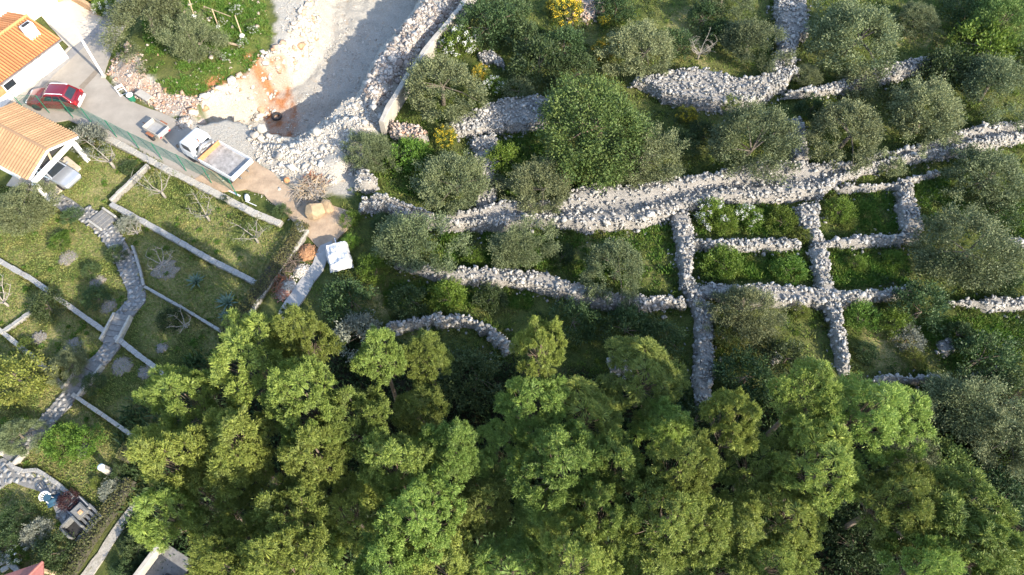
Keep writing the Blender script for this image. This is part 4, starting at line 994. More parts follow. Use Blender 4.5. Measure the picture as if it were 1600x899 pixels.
# ------------------------------------------------------------------ white house
def tile_rows(parent, o, along, down, n, mat, name='tile_row', r=.1, k=12, steps_=7):
    """half-round rows of tiles: n rows spaced along, each running down the slope"""
    dl = down.length; sp = along.length / n; dn = down.normalized(); al = along.normalized(); up = al.cross(dn); up = up if up.z > 0 else -up
    mb = MB(); rings = []
    for j in range(steps_):
        for e in (0, 1):
            t = (j + e) / steps_ * dl; lift = .03 * (1 - e) if False else .03 * e
            rings.append([(dn * t + al * (math.cos(a) * sp * .36) + up * (math.sin(a) * sp * .55 + lift)) for a in [math.pi * q / 4 for q in range(5)]])
    for ra, rb in zip(rings[::2], rings[1::2]):
        b = len(mb.v); mb.v += [tuple(p) for p in ra + rb]
        for q in range(4): mb.f.append((b + q, b + q + 1, b + 6 + q, b + 5 + q))
        mb.f.append((b + 5, b + 6, b + 7, b + 8, b + 9))
    me = mb.mesh('tile_row', mat)
    for i in range(n): link(name, me, parent, o + al * sp * (i + .5))
E0 = P(94, 60, 2.05); E0.z = 2.05                          # eave corner next to the driveway
ang = math.radians(-121); al = Vector((math.cos(ang), math.sin(ang), 0)); up_ = Vector((-math.sin(ang), math.cos(ang), 0)); up_ = up_ if up_.y < 0 and False else Vector((al.y, -al.x, 0))
if up_.x > 0: up_ = -up_                                   # from the eave towards the ridge (up-left in the picture)
house = thing('house', 'white house with orange tiled roof at the upper left', 'house', (E0.x, E0.y, 0)); H0 = Vector((E0.x, E0.y, 0))
Lh, Wh, zr = 12.0, 3.2, 3.0
def hb(a, u, z): return al * a + up_ * u + Vector((0, 0, z))
mb = MB()
prof = [(.3, -.5), (.3, 1.95), (Wh, zr - .1), (2 * Wh - .3, 1.95), (2 * Wh - .3, -.5)]
mb.loft([[hb(.25, u, z) for u, z in prof], [hb(Lh, u, z) for u, z in prof]]); mb.part('wall', m_white, house)
rf = MB(); rf.loft([[hb(0, u, z) for u, z in ((0, 2.0), (Wh, zr), (2 * Wh, 2.0), (2 * Wh, 1.9), (Wh, zr - .1), (0, 1.9))], [hb(Lh, u, z) for u, z in ((0, 2.0), (Wh, zr), (2 * Wh, 2.0), (2 * Wh, 1.9), (Wh, zr - .1), (0, 1.9))]])
roof = rf.part('roof', m_tilebed, house)
tile_rows(roof, hb(0, Wh, zr + .01), al * Lh, hb(0, 0, 2.0) - hb(0, Wh, zr), 48, m_orange_tile)
tile_rows(roof, hb(0, Wh, zr + .01), al * Lh, hb(0, 2 * Wh, 2.0) - hb(0, Wh, zr), 48, m_orange_tile)
mb = MB(); mb.tube([hb(-.02, Wh, zr + .05), hb(Lh, Wh, zr + .05)], [.13, .13], 8); mb.part('ridge_tiles', m_orange_tile, roof)
mb = MB(); mb.tube([hb(-.02, .05, 2.08), hb(Lh, .05, 2.08)], [.06, .06], 8)
mb = MB(); mb.bar(hb(0, -.07, 1.93), hb(Lh, -.07, 1.93), .12, .1); mb.part('gutter', m_steel, house)
mb = MB(); mb.box((0, 0, 0), (.95, .55, 1.3)); ch = link('chimney', mb.mesh('chimney', m_white, bevel=.02), roof, hb(1.15, Wh * .48, 2.95), (0, 0, ang))
mb = MB(); mb.box((0, 0, 0), (.7, .3, .06)); link('chimney_opening', mb.mesh('chimney_opening', m_dark), roof, hb(1.15, Wh * .48, 3.61), (0, 0, ang))
def wall_panel(a0, a1, z0, z1, mat, name, off=.02):
    mb = MB(); mb.box(hb((a0 + a1) / 2, .3 - off, (z0 + z1) / 2), (a1 - a0, .08, z1 - z0), ang); return mb
win = wall_panel(5.0, 6.05, .95, 1.6, m_whitepaint, 'window').part('window', m_whitepaint, house)
wall_panel(5.06, 5.99, 1.0, 1.55, m_glass, 'pane', .05).part('pane', m_glass, win)
wall_panel(5.0, 6.05, .88, .93, m_concrete, 'sill', .1).part('sill', m_concrete, win)
sh = wall_panel(6.1, 7.6, .9, 1.6, m_orangeboard, 'shutter', .06).part('shutter', m_orangeboard, house)
door = wall_panel(9.6, 10.6, -.1, 1.5, m_grey_conc, 'door').part('door', m_grey_conc, house)

# second building in the corner
p0 = P(30, 4, 2.0)
b2 = thing('terrace_house', 'corner of a white terraced building at the upper left edge', 'house', (p0.x, p0.y, 0), math.radians(59))
mb = MB(); mb.box((0, 2.6, .9), (12, 5, 2.2)); mb.part('wall', m_white, b2, bevel=.02)
mb = MB(); mb.box((0, 4.0, 2.03), (12.2, 2.6, .12)); mb.part('roof', m_orange_tile, b2)
for y_ in (.25, 2.6): mb = MB(); mb.box((0, y_, 2.2), (12.1, .3, .5)); mb.part('parapet', m_white, b2, bevel=.02)
for k in range(5): mb = MB(); mb.box((-4.8 + k * 2.4, 4.0, 2.13), (.3, 2.5, .14)); mb.part('roof_rib', m_white, b2)
mb = MB(); mb.box((-3.5, .02, .9), (3.4, .1, 1.5)); mb.part('window', m_glass, b2)
mb = MB(); mb.box((-1.5, -.6, .35), (.5, 1.2, .9)); mb.part('step_wall', m_grey_conc, b2)
# brown driveway walls
def plain_wall(label, px, h, wd, mat, seed, name='boundary_wall'):
    rings, pr = ribbon(PN(px), wd, -.2, h, .5, .02, seed); return tag(MB().loft(rings).part(name, mat), label, 'wall')
plain_wall('brown stone wall along the driveway', [(104, -6), (128, 8), (156, 24)], .8, .3, m_brick, 31)
a_ = [(math.cos(t) * 16 + 88, math.sin(t) * 7 - 4) for t in np.linspace(.1, 3.0, 9)]
plain_wall('curved brown stone planter at the top of the driveway', a_, .7, .3, m_brick, 32, 'planter')

# ------------------------------------------------------------------ carport
ridge_a = P(74, 235, 3.0); rd = math.radians(151); rdv = Vector((math.cos(rd), math.sin(rd), 0)); side = Vector((-rdv.y, rdv.x, 0))
if side.x > 0: side = -side                                # towards the lower eave
cp0 = Vector((ridge_a.x, ridge_a.y, 0)); carport = thing('carport', 'carport with tan barrel-tiled gable roof and white pillars', 'carport', cp0)
def cb(a, u, z): return rdv * a + side * u + Vector((0, 0, z))
Lc, zc_, ze, Wc = 7.0, 3.0, 2.15, 2.35
mb = MB(); prof = [(-Wc, ze), (0, zc_), (Wc, ze), (Wc, ze - .12), (0, zc_ - .12), (-Wc, ze - .12)]
mb.loft([[cb(0, u, z) for u, z in prof], [cb(Lc, u, z) for u, z in prof]]); croof = mb.part('roof', m_tilebed, carport)
tile_rows(croof, cb(0, 0, zc_ + .02), rdv * Lc, cb(0, Wc + .1, ze) - cb(0, 0, zc_), 25, m_tan_tile)
tile_rows(croof, cb(0, 0, zc_ + .02), rdv * Lc, cb(0, -Wc - .1, ze) - cb(0, 0, zc_), 25, m_tan_tile)
mb = MB(); mb.tube([cb(-.03, 0, zc_ + .06), cb(Lc, 0, zc_ + .06)], [.13, .13], 8); mb.part('ridge_tiles', m_tan_tile, croof)
mb = MB(); [mb.bar(cb(-.03, 0, zc_ - .02), cb(-.03, s * Wc, ze - .02), .06, .16) for s in (-1, 1)]; mb.part('gable_board', m_whitepaint, carport)
mb = MB(); mb.prism([(0, 0), (1, 0), (1, 1), (0, 1)], 0, 1); 
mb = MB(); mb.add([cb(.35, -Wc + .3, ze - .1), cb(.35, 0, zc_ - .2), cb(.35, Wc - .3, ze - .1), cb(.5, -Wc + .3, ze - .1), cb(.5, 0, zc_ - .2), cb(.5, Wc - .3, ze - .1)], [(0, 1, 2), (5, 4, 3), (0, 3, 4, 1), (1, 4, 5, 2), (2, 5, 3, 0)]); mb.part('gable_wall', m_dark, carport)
pl = [P(78, 313) - cp0, P(136, 250) - cp0]
for q in pl: mb = MB(); mb.box((q.x, q.y, .95), (.32, .32, 2.1), rd); mb.part('pillar', m_white, carport, bevel=.02)
mb = MB(); mb.bar(Vector((pl[0].x, pl[0].y, 2.1)), Vector((pl[1].x, pl[1].y, 2.1)), .3, .26); mb.part('beam', m_white, carport, bevel=.02)
for u in (-2.0, 2.0): mb = MB(); mb.bar(cb(3.2, u, .0), cb(6.8, u, .0), .2, 4.2); mb.part('side_wall', m_white, carport)
mb = MB(); mb.bar(cb(.2, 0, zc_ - .3), Vector(((pl[0].x + pl[1].x) / 2, (pl[0].y + pl[1].y) / 2, 2.28)), .14); mb.part('rafter', m_wood, carport)

# ------------------------------------------------------------------ vehicles
def ring8(x, w_, z0, z1, z2, t=.88):
    return [(x, -w_ * .9, z0), (x, -w_, z0 + .12), (x, -w_, z1), (x, -w_ * t, z2), (x, w_ * t, z2), (x, w_, z1), (x, w_, z0 + .12), (x, w_ * .9, z0)]
def wheel(parent, x, y, r, wd):
    mb = MB(); mb.lathe([(r * .55, -wd / 2), (r * .92, -wd / 2), (r, -wd * .35), (r, wd * .35), (r * .92, wd / 2), (r * .55, wd / 2)], 20, 'Y'); t = mb.mesh('tyre', m_rubber, smooth=False)
    o = link('wheel', t, parent, (x, y, r)); mb = MB(); mb.lathe([(.02, -wd * .46), (r * .56, -wd * .42), (r * .56, wd * .42), (.02, wd * .46)], 14, 'Y'); link('rim', mb.mesh('rim', m_steel), o)
def car(name, label, loc, rz, paint, L=4.3, W=1.78, hood=.98, Ht=1.62, rails=True, hatch=.35):
    c = thing(name, label, 'car', loc, rz); h = W / 2; x0, x1 = -L / 2, L / 2
    st = [(x0, h * .86, .42, .7, .86), (x0 + .12, h * .95, .3, .75, .95), (x0 + .6, h, .24, .8, hood + .02), (x0 + 1.6, h, .22, .82, hood + .03), (x1 - 1.5, h, .22, .82, hood + .02), (x1 - .9, h * .98, .24, .78, hood - .03), (x1 - .3, h * .92, .28, .7, hood - .14), (x1 - .06, h * .82, .34, .62, hood - .25), (x1, h * .72, .42, .58, hood - .35)]
    mb = MB(); mb.loft([ring8(*s) for s in st]); body = mb.part('body', paint, c, bevel=.025, smooth=True)
    xb, xf = x0 + hatch * .5, x1 - 1.25                       # glasshouse at belt level
    tb, tf = x0 + hatch + .35, x1 - 2.05
    hb_ = hood; ht = Ht; wb, wt = h * .9, h * .74
    base = [(xb, -wb), (xf, -wb), (xf, wb), (xb, wb)]; top = [(tb, -wt), (tf, -wt), (tf, wt), (tb, wt)]
    mb = MB(); mb.loft([[(x, y, hb_ - .05) for x, y in base], [(x, y, ht - .06) for x, y in top], [(x * .985 + .0, y * .9, ht) for x, y in top]]); mb.part('roof', paint, c, bevel=.03, smooth=True)
    def panel(nm, q, mat, off):
        q = [Vector(p) for p in q]; n = (q[1] - q[0]).cross(q[3] - q[0]).normalized()
        cen = sum(q, Vector()) / 4
        if n.dot(cen - Vector((0, 0, .9))) < 0: n = -n
        mb = MB(); mb.add([p + n * off for p in q] + [p - n * .02 for p in q], [(0, 1, 2, 3), (7, 6, 5, 4), (0, 4, 5, 1), (1, 5, 6, 2), (2, 6, 7, 3), (3, 7, 4, 0)]); mb.part(nm, mat, c)
    def quad(f0, f1, g0, g1, A, B, C_, D_):
        lerp = lambda p, q, t: p + (q - p) * t
        A, B, C_, D_ = map(Vector, (A, B, C_, D_)); e = lambda u, v: lerp(lerp(A, B, u), lerp(D_, C_, u), v)
        return [e(f0, g0), e(f1, g0), e(f1, g1), e(f0, g1)]
    zb, zt = hb_ - .05, ht - .06
    panel('windscreen', quad(.07, .93, .12, .94, (xf, -wb, zb), (xf, wb, zb), (tf, wt, zt), (tf, -wt, zt)), m_glass, .012)
    panel('rear_window', quad(.12, .88, .25, .92, (xb, -wb, zb), (xb, wb, zb), (tb, wt, zt), (tb, -wt, zt)), m_glass, .012)
    for s in (-1, 1):
        for f0, f1 in ((.07, .26), (.3, .56), (.6, .86)):
            panel('side_window', quad(f0, f1, .2, .9, (xb, s * wb, zb), (xf, s * wb, zb), (tf, s * wt, zt), (tb, s * wt, zt)), m_glass, .012)
        mb = MB(); mb.box((xf - .25, s * (h + .1), hb_ + .04), (.14, .22, .14)); mb.part('mirror', paint, c, bevel=.03)
        mb = MB(); mb.box((x1 - .14, s * h * .62, hood - .3), (.2, .34, .14)); mb.part('headlight', m_clear, c, bevel=.03)
        mb = MB(); mb.box((x0 + .07, s * h * .76, .86), (.14, .2, .3)); mb.part('tail_light', m_redlamp, c, bevel=.02)
        if rails: mb = MB(); mb.tube([(tb + .05, s * wt * .9, ht + .0), (tb + .2, s * wt * .9, ht + .07), (tf - .2, s * wt * .9, ht + .07), (tf - .05, s * wt * .9, ht)], [.03] * 4, 6); mb.part('roof_rail', m_clear, c)
        for x in (x0 + .78, x1 - .82): wheel(c, x, s * (h - .1), .34, .22)
    mb = MB(); mb.box((x0 - .02, 0, .5), (.16, W * .8, .2)); mb.part('rear_bumper', m_whitepaint if rails else paint, c, bevel=.04)
    mb = MB(); mb.box((x0 + .01, 0, .76), (.06, .5, .13)); mb.part('licence_plate', m_clear, c)
    return c
pr_ = (P(47, 153, .5) + P(128, 155, .5)) / 2
car('parked_car', 'dark red estate car with silver roof rails parked by the white house', (pr_.x, pr_.y - .1, .012), math.radians(177), m_redcar)
ps = P(88, 265, .8)
car('parked_car', 'silver car parked under the carport', (ps.x - .2, ps.y - .05, .03), math.radians(-29), m_silver, 4.1, 1.7, .92, 1.45, False)

# tipper truck
A = P(306, 224, 1.9); B = P(352, 250, 1.3); rt = math.atan2(A.y - B.y, A.x - B.x)
tr = thing('truck', 'white flatbed truck with worn bed parked by the pit', 'truck', (B.x, B.y, .02), math.radians(148))
mb = MB()
for s in (-.4, .4): mb.box((.9, s, .62), (5.2, .1, .18))
mb.part('chassis', m_steel, tr)
mb = MB(); mb.box((0, 0, .98), (3.3, 2.1, .1)); mb.part('bed_floor', m_bedfloor, tr)
for s in (-1, 1): mb = MB(); mb.box((0, s * 1.08, 1.2), (3.3, .07, .42)); mb.part('side_board', m_whitepaint, tr, bevel=.015)
mb = MB(); mb.box((-1.68, 0, 1.2), (.09, 2.24, .42)); mb.part('tail_board', m_whitepaint, tr, bevel=.015)
mb = MB(); mb.box((1.68, 0, 1.22), (.08, 2.24, .46)); mb.part('head_board', m_orangeboard, tr, bevel=.015)
mb = MB(); cabp = [(2.15, .55), (2.15, 2.0), (2.3, 2.15), (3.35, 2.13), (3.62, 1.95), (3.86, 1.3), (3.9, .55)]
mb.loft([[(x, y * (1 if z < 1.4 else .92), z) for x, z in cabp] for y in (-.93, .93)]); mb.part('cab', m_whitepaint, tr, bevel=.05, smooth=True)
mb = MB(); mb.add([(3.68, -.78, 1.88), (3.68, .78, 1.88), (3.885, .84, 1.36), (3.885, -.84, 1.36), (3.6, -.78, 1.88), (3.6, .78, 1.88), (3.8, .84, 1.36), (3.8, -.84, 1.36)], [(0, 1, 2, 3), (7, 6, 5, 4), (0, 4, 5, 1), (1, 5, 6, 2), (2, 6, 7, 3), (3, 7, 4, 0)]); mb.part('windscreen', m_glass, tr)
for s in (-1, 1):
    mb = MB(); mb.box((3.0, s * .905, 1.68), (.75, .04, .5)); mb.part('side_window', m_glass, tr)
    mb = MB(); mb.box((2.95, s * .945, 1.0), (.95, .03, .75)); mb.part('door', m_whitepaint, tr, bevel=.012)
    mb = MB(); mb.box((3.75, s * 1.08, 1.6), (.08, .18, .32)); mb.part('mirror', m_rubber, tr, bevel=.02)
    mb = MB(); mb.box((3.9, s * .65, .85), (.08, .3, .2)); mb.part('headlight', m_clear, tr, bevel=.02)
    wheel(tr, 3.1, s * .82, .38, .24); wheel(tr, -.75, s * .85, .38, .36)
mb = MB(); mb.box((2.13, -.45, 1.72), (.05, .5, .34)); mb.part('rear_window', m_glass, tr)
mb = MB(); mb.box((2.13, .45, 1.72), (.05, .5, .34)); mb.part('rear_window', m_glass, tr)
mb = MB(); mb.box((4.0, 0, .55), (.12, 1.8, .24)); mb.part('bumper', m_steel, tr, bevel=.03)
mb = MB(); mb.box((1.92, 0, .8), (.3, 1.5, .5)); mb.tube([(1.92, -.75, .8), (1.92, -.7, 1.7)], [.16, .12], 8); mb.tube([(1.92, -.7, 1.65), (1.92, .2, 1.95), (1.92, .85, 1.45)], [.15, .17, .12], 8); mb.tube([(1.98, .85, 1.45), (1.98, -.1, 1.35)], [.09, .09], 8); mb.part('loader_crane', m_steel, tr, smooth=True)
mb = MB(); mb.tube([(2.2, .1, 1.2), (2.2, .1, 2.4)], [.05, .05], 8); mb.part('exhaust', m_rust, tr)

# box trailer, scruffy
T0 = P(247, 205, .4)
tl = thing('box_trailer', 'small old box trailer parked in front of the truck', 'trailer', (T0.x, T0.y, .02), math.radians(-32))
mb = MB(); mb.box((0, 0, .5), (1.7, 1.1, .08)); mb.part('floor', m_grey_conc, tl)
for s in (-1, 1):
    mb = MB(); mb.box((0, s * .56, .72), (1.7, .05, .42)); mb.part('side_board', m_concrete, tl, bevel=.01)
    wheel(tl, 0, s * .72, .3, .2); mb = MB(); mb.box((0, s * .72, .66), (.75, .24, .05)); mb.part('mudguard', m_rust, tl, bevel=.02)
    mb = MB(); mb.box((.88, s * .45, .55), (.05, .16, .1)); mb.part('tail_light', m_redlamp, tl)
for s in (-1, 1): mb = MB(); mb.box((s * .85, 0, .72), (.05, 1.1, .42)); mb.part('end_board', m_concrete if s < 0 else m_grey_conc, tl, bevel=.01)
mb = MB(); mb.tube([(-.85, 0, .45), (-1.7, 0, .42)], [.04, .04], 6); mb.part('tow_bar', m_rust, tl)

# trailer under a white tarpaulin
T1 = P(531, 405, .3); tc = thing('covered_trailer', 'small trailer covered with a white tarpaulin', 'trailer', (T1.x, T1.y, .04), math.radians(108))
mb = MB(); n = 13; rng = np.random.default_rng(4); vs = []; Lx, Ly = 1.02, .78
for i in range(n):
    for j in range(n):
        u, v = i / (n - 1) * 2 - 1, j / (n - 1) * 2 - 1; e = max(abs(u), abs(v)); x = u * Lx; y = v * Ly
        z = 1.0 + .16 * (1 - abs(v)) + .035 * rng.normal() + .05 * math.sin(5 * u + 3 * v)
        if e > .86: k = (e - .86) / .14; z = z * (1 - k) + (.35 + .1 * rng.random()) * k; x *= 1 + .06 * k * rng.random(); y *= 1 + .1 * k * rng.random()
        vs.append((x + rng.normal(0, .012), y + rng.normal(0, .012), z))
mb.add(vs, [(i * n + j, (i + 1) * n + j, (i + 1) * n + j + 1, i * n + j + 1) for i in range(n - 1) for j in range(n - 1)]); o = mb.part('tarpaulin', m_tarp, tc)
sm = o.modifiers.new('thick', 'SOLIDIFY'); sm.thickness = .015
mb = MB(); mb.box((0, 0, .45), (1.8, 1.3, .5)); mb.part('box', m_grey_conc, tc)
for s in (-1, 1): wheel(tc, 0, s * .72, .27, .16)
mb = MB(); mb.tube([(.9, 0, .4), (1.75, 0, .42)], [.035, .03], 6); mb.tube([(1.7, 0, 0), (1.7, 0, .5)], [.03, .03], 6); mb.part('tow_bar', m_clear, tc)

# ------------------------------------------------------------------ small things
# street pole
b_ = G(162, 120); tp = P(113, 38, 5.15); pole = thing('utility_pole', 'tall pale utility pole at the roadside', 'pole', b_)
mb = MB(); d = tp - b_; mb.tube([(0, 0, -.3), d * .5, d], [.12, .1, .075], 10); mb.part('mast', m_white, pole, smooth=True)
mb = MB(); mb.box((0, 0, .05), (.36, .36, .3)); mb.part('footing', m_concrete, pole, bevel=.04)
# tyre in the pit
def pit_point(px, py):
    for z in np.arange(1.0, -5.0, -.02):                     # walk down the line of sight to the ground
        q = P(px, py, z)
        if gz1(q.x, q.y) >= z: return q
    return q
q = pit_point(433, 184); mb = MB(); R_, r_ = .36, .13; rings = []
for i in range(24):
    a = 2 * math.pi * i / 24; rings.append([((R_ + r_ * math.cos(t)) * math.cos(a), (R_ + r_ * math.cos(t)) * math.sin(a), .85 * r_ * math.sin(t)) for t in [2 * math.pi * k / 10 for k in range(10)]])
mb.loft(rings + [rings[0]], cap=False); ty = thing('tyre', 'black tyre lying on the pit floor', 'tyre', q + Vector((0, 0, .14)), 0); mb.part('tread', m_rubber, ty, smooth=True)
# boulder
def boulder(name, label, px, py, size, mat, seed, zsc=.8, cuts=True, cat='boulder'):
    rng = np.random.default_rng(seed); bm = bmesh.new()
    for k in range(26):
        v = rng.normal(size=3); v /= np.linalg.norm(v); bm.verts.new(Vector(v * rng.uniform(.82, 1.05)))
    ret = bmesh.ops.convex_hull(bm, input=bm.verts)
    bmesh.ops.delete(bm, geom=list({e for e in ret['geom_interior'] + ret['geom_unused'] if isinstance(e, bmesh.types.BMVert)}), context='VERTS')
    bmesh.ops.dissolve_limit(bm, angle_limit=.3, verts=bm.verts, edges=bm.edges)
    bmesh.ops.bevel(bm, geom=list(bm.edges), offset=.05, segments=2, profile=.6, affect='EDGES', clamp_overlap=True)
    bmesh.ops.triangulate(bm, faces=bm.faces)
    bmesh.ops.subdivide_edges(bm, edges=[e for e in bm.edges if e.calc_length() > .3], cuts=2, use_grid_fill=True)
    for v in bm.verts: v.co *= 1 + .09 * (float(fnoise(np.array(v.co.x * 2 + 9), np.array(v.co.y * 2 + v.co.z * 1.7), 1.6, 4)) - .5)
    me = bpy.data.meshes.new(name); bm.to_mesh(me); bm.free(); me.materials.append(mat)
    p = G(px, py); return tag(link(name, me, None, (p.x, p.y, size * zsc * .62), (0, .1, .4 + seed), (size, size * .85, size * zsc)), label, cat)
boulder('boulder', 'large split tan boulder on the dirt track', 493, 336, .84, m_boulder, 3, 1.0)
boulder('boulder', 'slab of tan rock leaning against the split boulder', 513, 327, .66, m_boulder, 8, .95)
boulder('boulder', 'round orange rock at the edge of the gravel heap', 449, 283, .3, m_orangeboard, 5, .8)
boulder('boulder', 'pale round rock behind the truck bed', 411, 204, .5, m_gravel, 6, .8)
boulder('boulder', 'white rock behind the truck bed corner', 400, 214, .45, m_gravel, 7, .8)
# brush piles
def brush(label, px, py, rx, h, n, mats, seed, name='brush_pile'):
    p = G(px, py); rng = random.Random(seed); root = thing(name, label, 'brush pile', p)
    for mi, m_ in enumerate(mats):
        mb = MB()
        for k in range(n // len(mats)):
            a = rng.uniform(0, 6.28); r = rx * math.sqrt(rng.random()) * .8; c = Vector((math.cos(a) * r, math.sin(a) * r, rng.uniform(.05, h) * (1 - .7 * r / rx))); b = rng.uniform(0, 6.28); L = rng.uniform(.3, 1.0) * rx * .8
            e = Vector((math.cos(b) * L, math.sin(b) * L, rng.uniform(-.15, .35))); r0 = rng.uniform(.012, .035)
            mid = c + e * .5 + Vector((rng.uniform(-.1, .1), rng.uniform(-.1, .1), rng.uniform(0, .12))); en = c + e; en.z = max(en.z, .02); mb.tube([c, mid, en], [r0, r0 * .8, r0 * .4], 4)
        mb.part('branches', m_, root)
brush('pile of grey and brown branches behind the boulder', 486, 302, 1.5, .9, 240, [m_deadwood, m_palebark, m_wood], 1)
brush('rust-brown heap of twigs and leaves on the gravel edge', 492, 284, 1.1, .6, 160, [m_rust, m_wood], 2)
brush('dark brown brush heap beside the pale kerb', 452, 414, 1.0, .5, 220, [m_bark, m_darkwood], 3)
brush('heap of brown twigs below the orange earth pile', 436, 444, .9, .4, 160, [m_bark, m_rust], 5)
def earth_pile(label, px, py, r, h, mat, seed, cat='earth pile', name='earth_pile'):
    p = G(px, py); mb = MB(); n = 22; rng = random.Random(seed)
    rings = [[(math.cos(6.283 * k / n) * r * f * rng.uniform(.88, 1.1), math.sin(6.283 * k / n) * r * f * rng.uniform(.88, 1.1), z * h * rng.uniform(.9, 1.1) if f < 1 else -.15) for k in range(n)] for f, z in ((1, 0), (.85, .1), (.6, .35), (.35, .7), (.1, .8))]
    root = thing(name, label, cat, (p.x, p.y, 0)); mb.loft(rings); mb.part('mound', mat, root, smooth=True)
    r2 = np.random.default_rng(seed); q_ = r2.normal(0, r * .5, (260, 2)); o = link('clods', rocks_mesh('clods', np.concatenate([q_, (h * np.clip(1 - np.hypot(q_[:, 0], q_[:, 1]) / r, 0, 1))[:, None]], 1), r2.uniform(.04, .2, 260), mat, r2), root); o['kind'] = 'stuff'
earth_pile('orange-brown earth pile left of the tarpaulin trailer', 480, 394, .8, .4, m_earth, 4)
earth_pile('heap of white rubble by the footpath', 470, 424, .6, .3, m_gravel, 6, 'rubble', 'rubble_heap')
earth_pile('small white rubble heap nearer the pines', 450, 446, .6, .25, m_gravel, 7, 'rubble', 'rubble_heap')
earth_pile('red brick rubble beside the footpath', 442, 460, .5, .25, m_brickrub, 8, 'rubble', 'rubble_heap')
# things at the roadside below the rocky bank
q = G(190, 143); fr = thing('folding_frame', 'white metal frame standing against the rocky bank', 'metal frame', q, -.9)
for s in (-.3, .3):
    mb = MB(); mb.tube([(-.6, s, 0), (.0, s, .75), (.6, s, .05)], [.025] * 3, 6); mb.part('leg_frame', m_clear, fr)
for x, z in ((-.45, .2), (-.2, .5), (0, .75), (.25, .5), (.5, .16)): mb = MB(); mb.tube([(x, -.3, z), (x, .3, z)], [.02, .02], 6); mb.part('rung', m_clear, fr)
q = G(207, 156); bk = thing('barrel', 'green barrel with white lid at the roadside', 'barrel', q)
mb = MB(); mb.lathe([(.24, 0), (.27, .3), (.26, .6)], 18); mb.part('drum', m_greenpaint, bk, smooth=False)
mb = MB(); mb.lathe([(.27, .6), (.27, .66), (.2, .7)], 18); mb.part('lid', m_white, bk)
q = G(230, 158); bo = thing('work_table', 'pale board on trestles beside the green barrel', 'table', q, math.radians(-35))
mb = MB(); mb.box((0, 0, .75), (1.5, .65, .05)); mb.part('board', m_concrete, bo, bevel=.01)
for x in (-.55, .55):
    for s in (-1, 1): mb = MB(); mb.bar((x, s * .1, .72), (x, s * .28, 0), .05); mb.part('leg', m_wood, bo)
q = G(288, 196); earth_pile('grey heap of stones and scrap behind the cab', 288, 192, .7, .5, m_rubble, 12, 'rubble', 'rubble_heap')
# blue sack and planks by the fence end
q = G(386, 309); sk = thing('sack', 'pale blue sack lying beside the fence wall', 'sack', q + Vector((0, 0, .1)), .4); mb = MB(); mb.lathe([(.05, -.35), (.17, -.25), (.2, 0), (.17, .25), (.05, .35)], 10, 'Y'); mb.part('bag', m_whitepaint, sk, smooth=True)
q = G(362, 300); pk_ = thing('plank', 'white plank lying at the foot of the fence', 'plank', q, math.radians(-28)); mb = MB(); mb.box((0, 0, .1), (1.6, .12, .05)); mb.part('board', m_whitepaint, pk_)
q = G(392, 318); pk_ = thing('plank', 'white pipe lying at the end of the fence wall', 'pipe', q, math.radians(-26)); mb = MB(); mb.tube([(-.5, 0, .12), (.5, 0, .12)], [.035, .035], 8); mb.part('pipe', m_whitepaint, pk_)
# vine posts in the raised plot
for i, (a, b, label) in enumerate([((302, 24), (294, -4), 'leaning wooden vine post at the top of the plot'), ((341, 42), (331, 14), 'wooden vine post in the middle of the plot'), ((378, 56), (367, 24), 'wooden vine post at the right of the plot')]):
    pa = P(*a, .8); pa.z = gz1(pa.x, pa.y); pb = P(*b, 2.1); r_ = thing('vine_post', label, 'post', pa, 0, 'wooden vine posts'); d = pb - pa
    mb = MB(); mb.tube([(0, 0, -.2), d], [.06, .05], 7); mb.part('stake', m_wood, r_)
    mb = MB(); mb.lathe([(.22, -.1), (.24, .12), (.15, .2)], 10); mb.part('footing', m_white, r_)
pa = P(318, 10, 1.9); pb = P(360, 26, 1.9); r_ = thing('rail', 'thin wooden rail tied across two vine posts', 'rail', (pa + pb) / 2); mb = MB(); c = (pa + pb) / 2; mb.tube([pa - c, pb - c], [.04, .04], 6); mb.part('pole', m_wood, r_)
pa = G(352, 78) + Vector((0, 0, .2)); pb = G(382, 83) + Vector((0, 0, .2)); r_ = thing('plank', 'reddish plank lying in the raised plot', 'plank', (pa + pb) / 2); mb = MB(); c = (pa + pb) / 2; mb.bar(pa - c, pb - c, .2, .06); mb.part('board', m_wood, r_)
# white garden chair with blue cloth
q = G(80, 780); chair = thing('garden_chair', 'white round-backed garden chair on the patio', 'chair', q + Vector((0, 0, .07)), math.radians(140))
mb = MB(); mb.lathe([(.2, .4), (.24, .43), (.23, .46)], 16); mb.part('seat', m_blue, chair)
mb = MB(); arc = [(math.cos(t) * .27, math.sin(t) * .27) for t in np.linspace(-2.0, 2.0, 13)]; mb.tube([(x, y, .72 + .1 * x) for x, y in arc], [.045] * 13, 6); mb.part('back_rail', m_whitepaint, chair, smooth=True)
for t in np.linspace(-1.6, 1.6, 7): mb = MB(); mb.bar((math.cos(t) * .23, math.sin(t) * .23, .44), (math.cos(t) * .27, math.sin(t) * .27, .74), .05); mb.part('slat', m_whitepaint, chair)
for x in (-.17, .17):
    for y in (-.17, .17): mb = MB(); mb.bar((x, y, .42), (x * 1.3, y * 1.3, 0), .04); mb.part('leg', m_whitepaint, chair)
q = G(86, 783); bl = thing('blue_cloth', 'crumpled blue cloth lying beside the white chair', 'cloth', q + Vector((0, 0, .07)), .5)
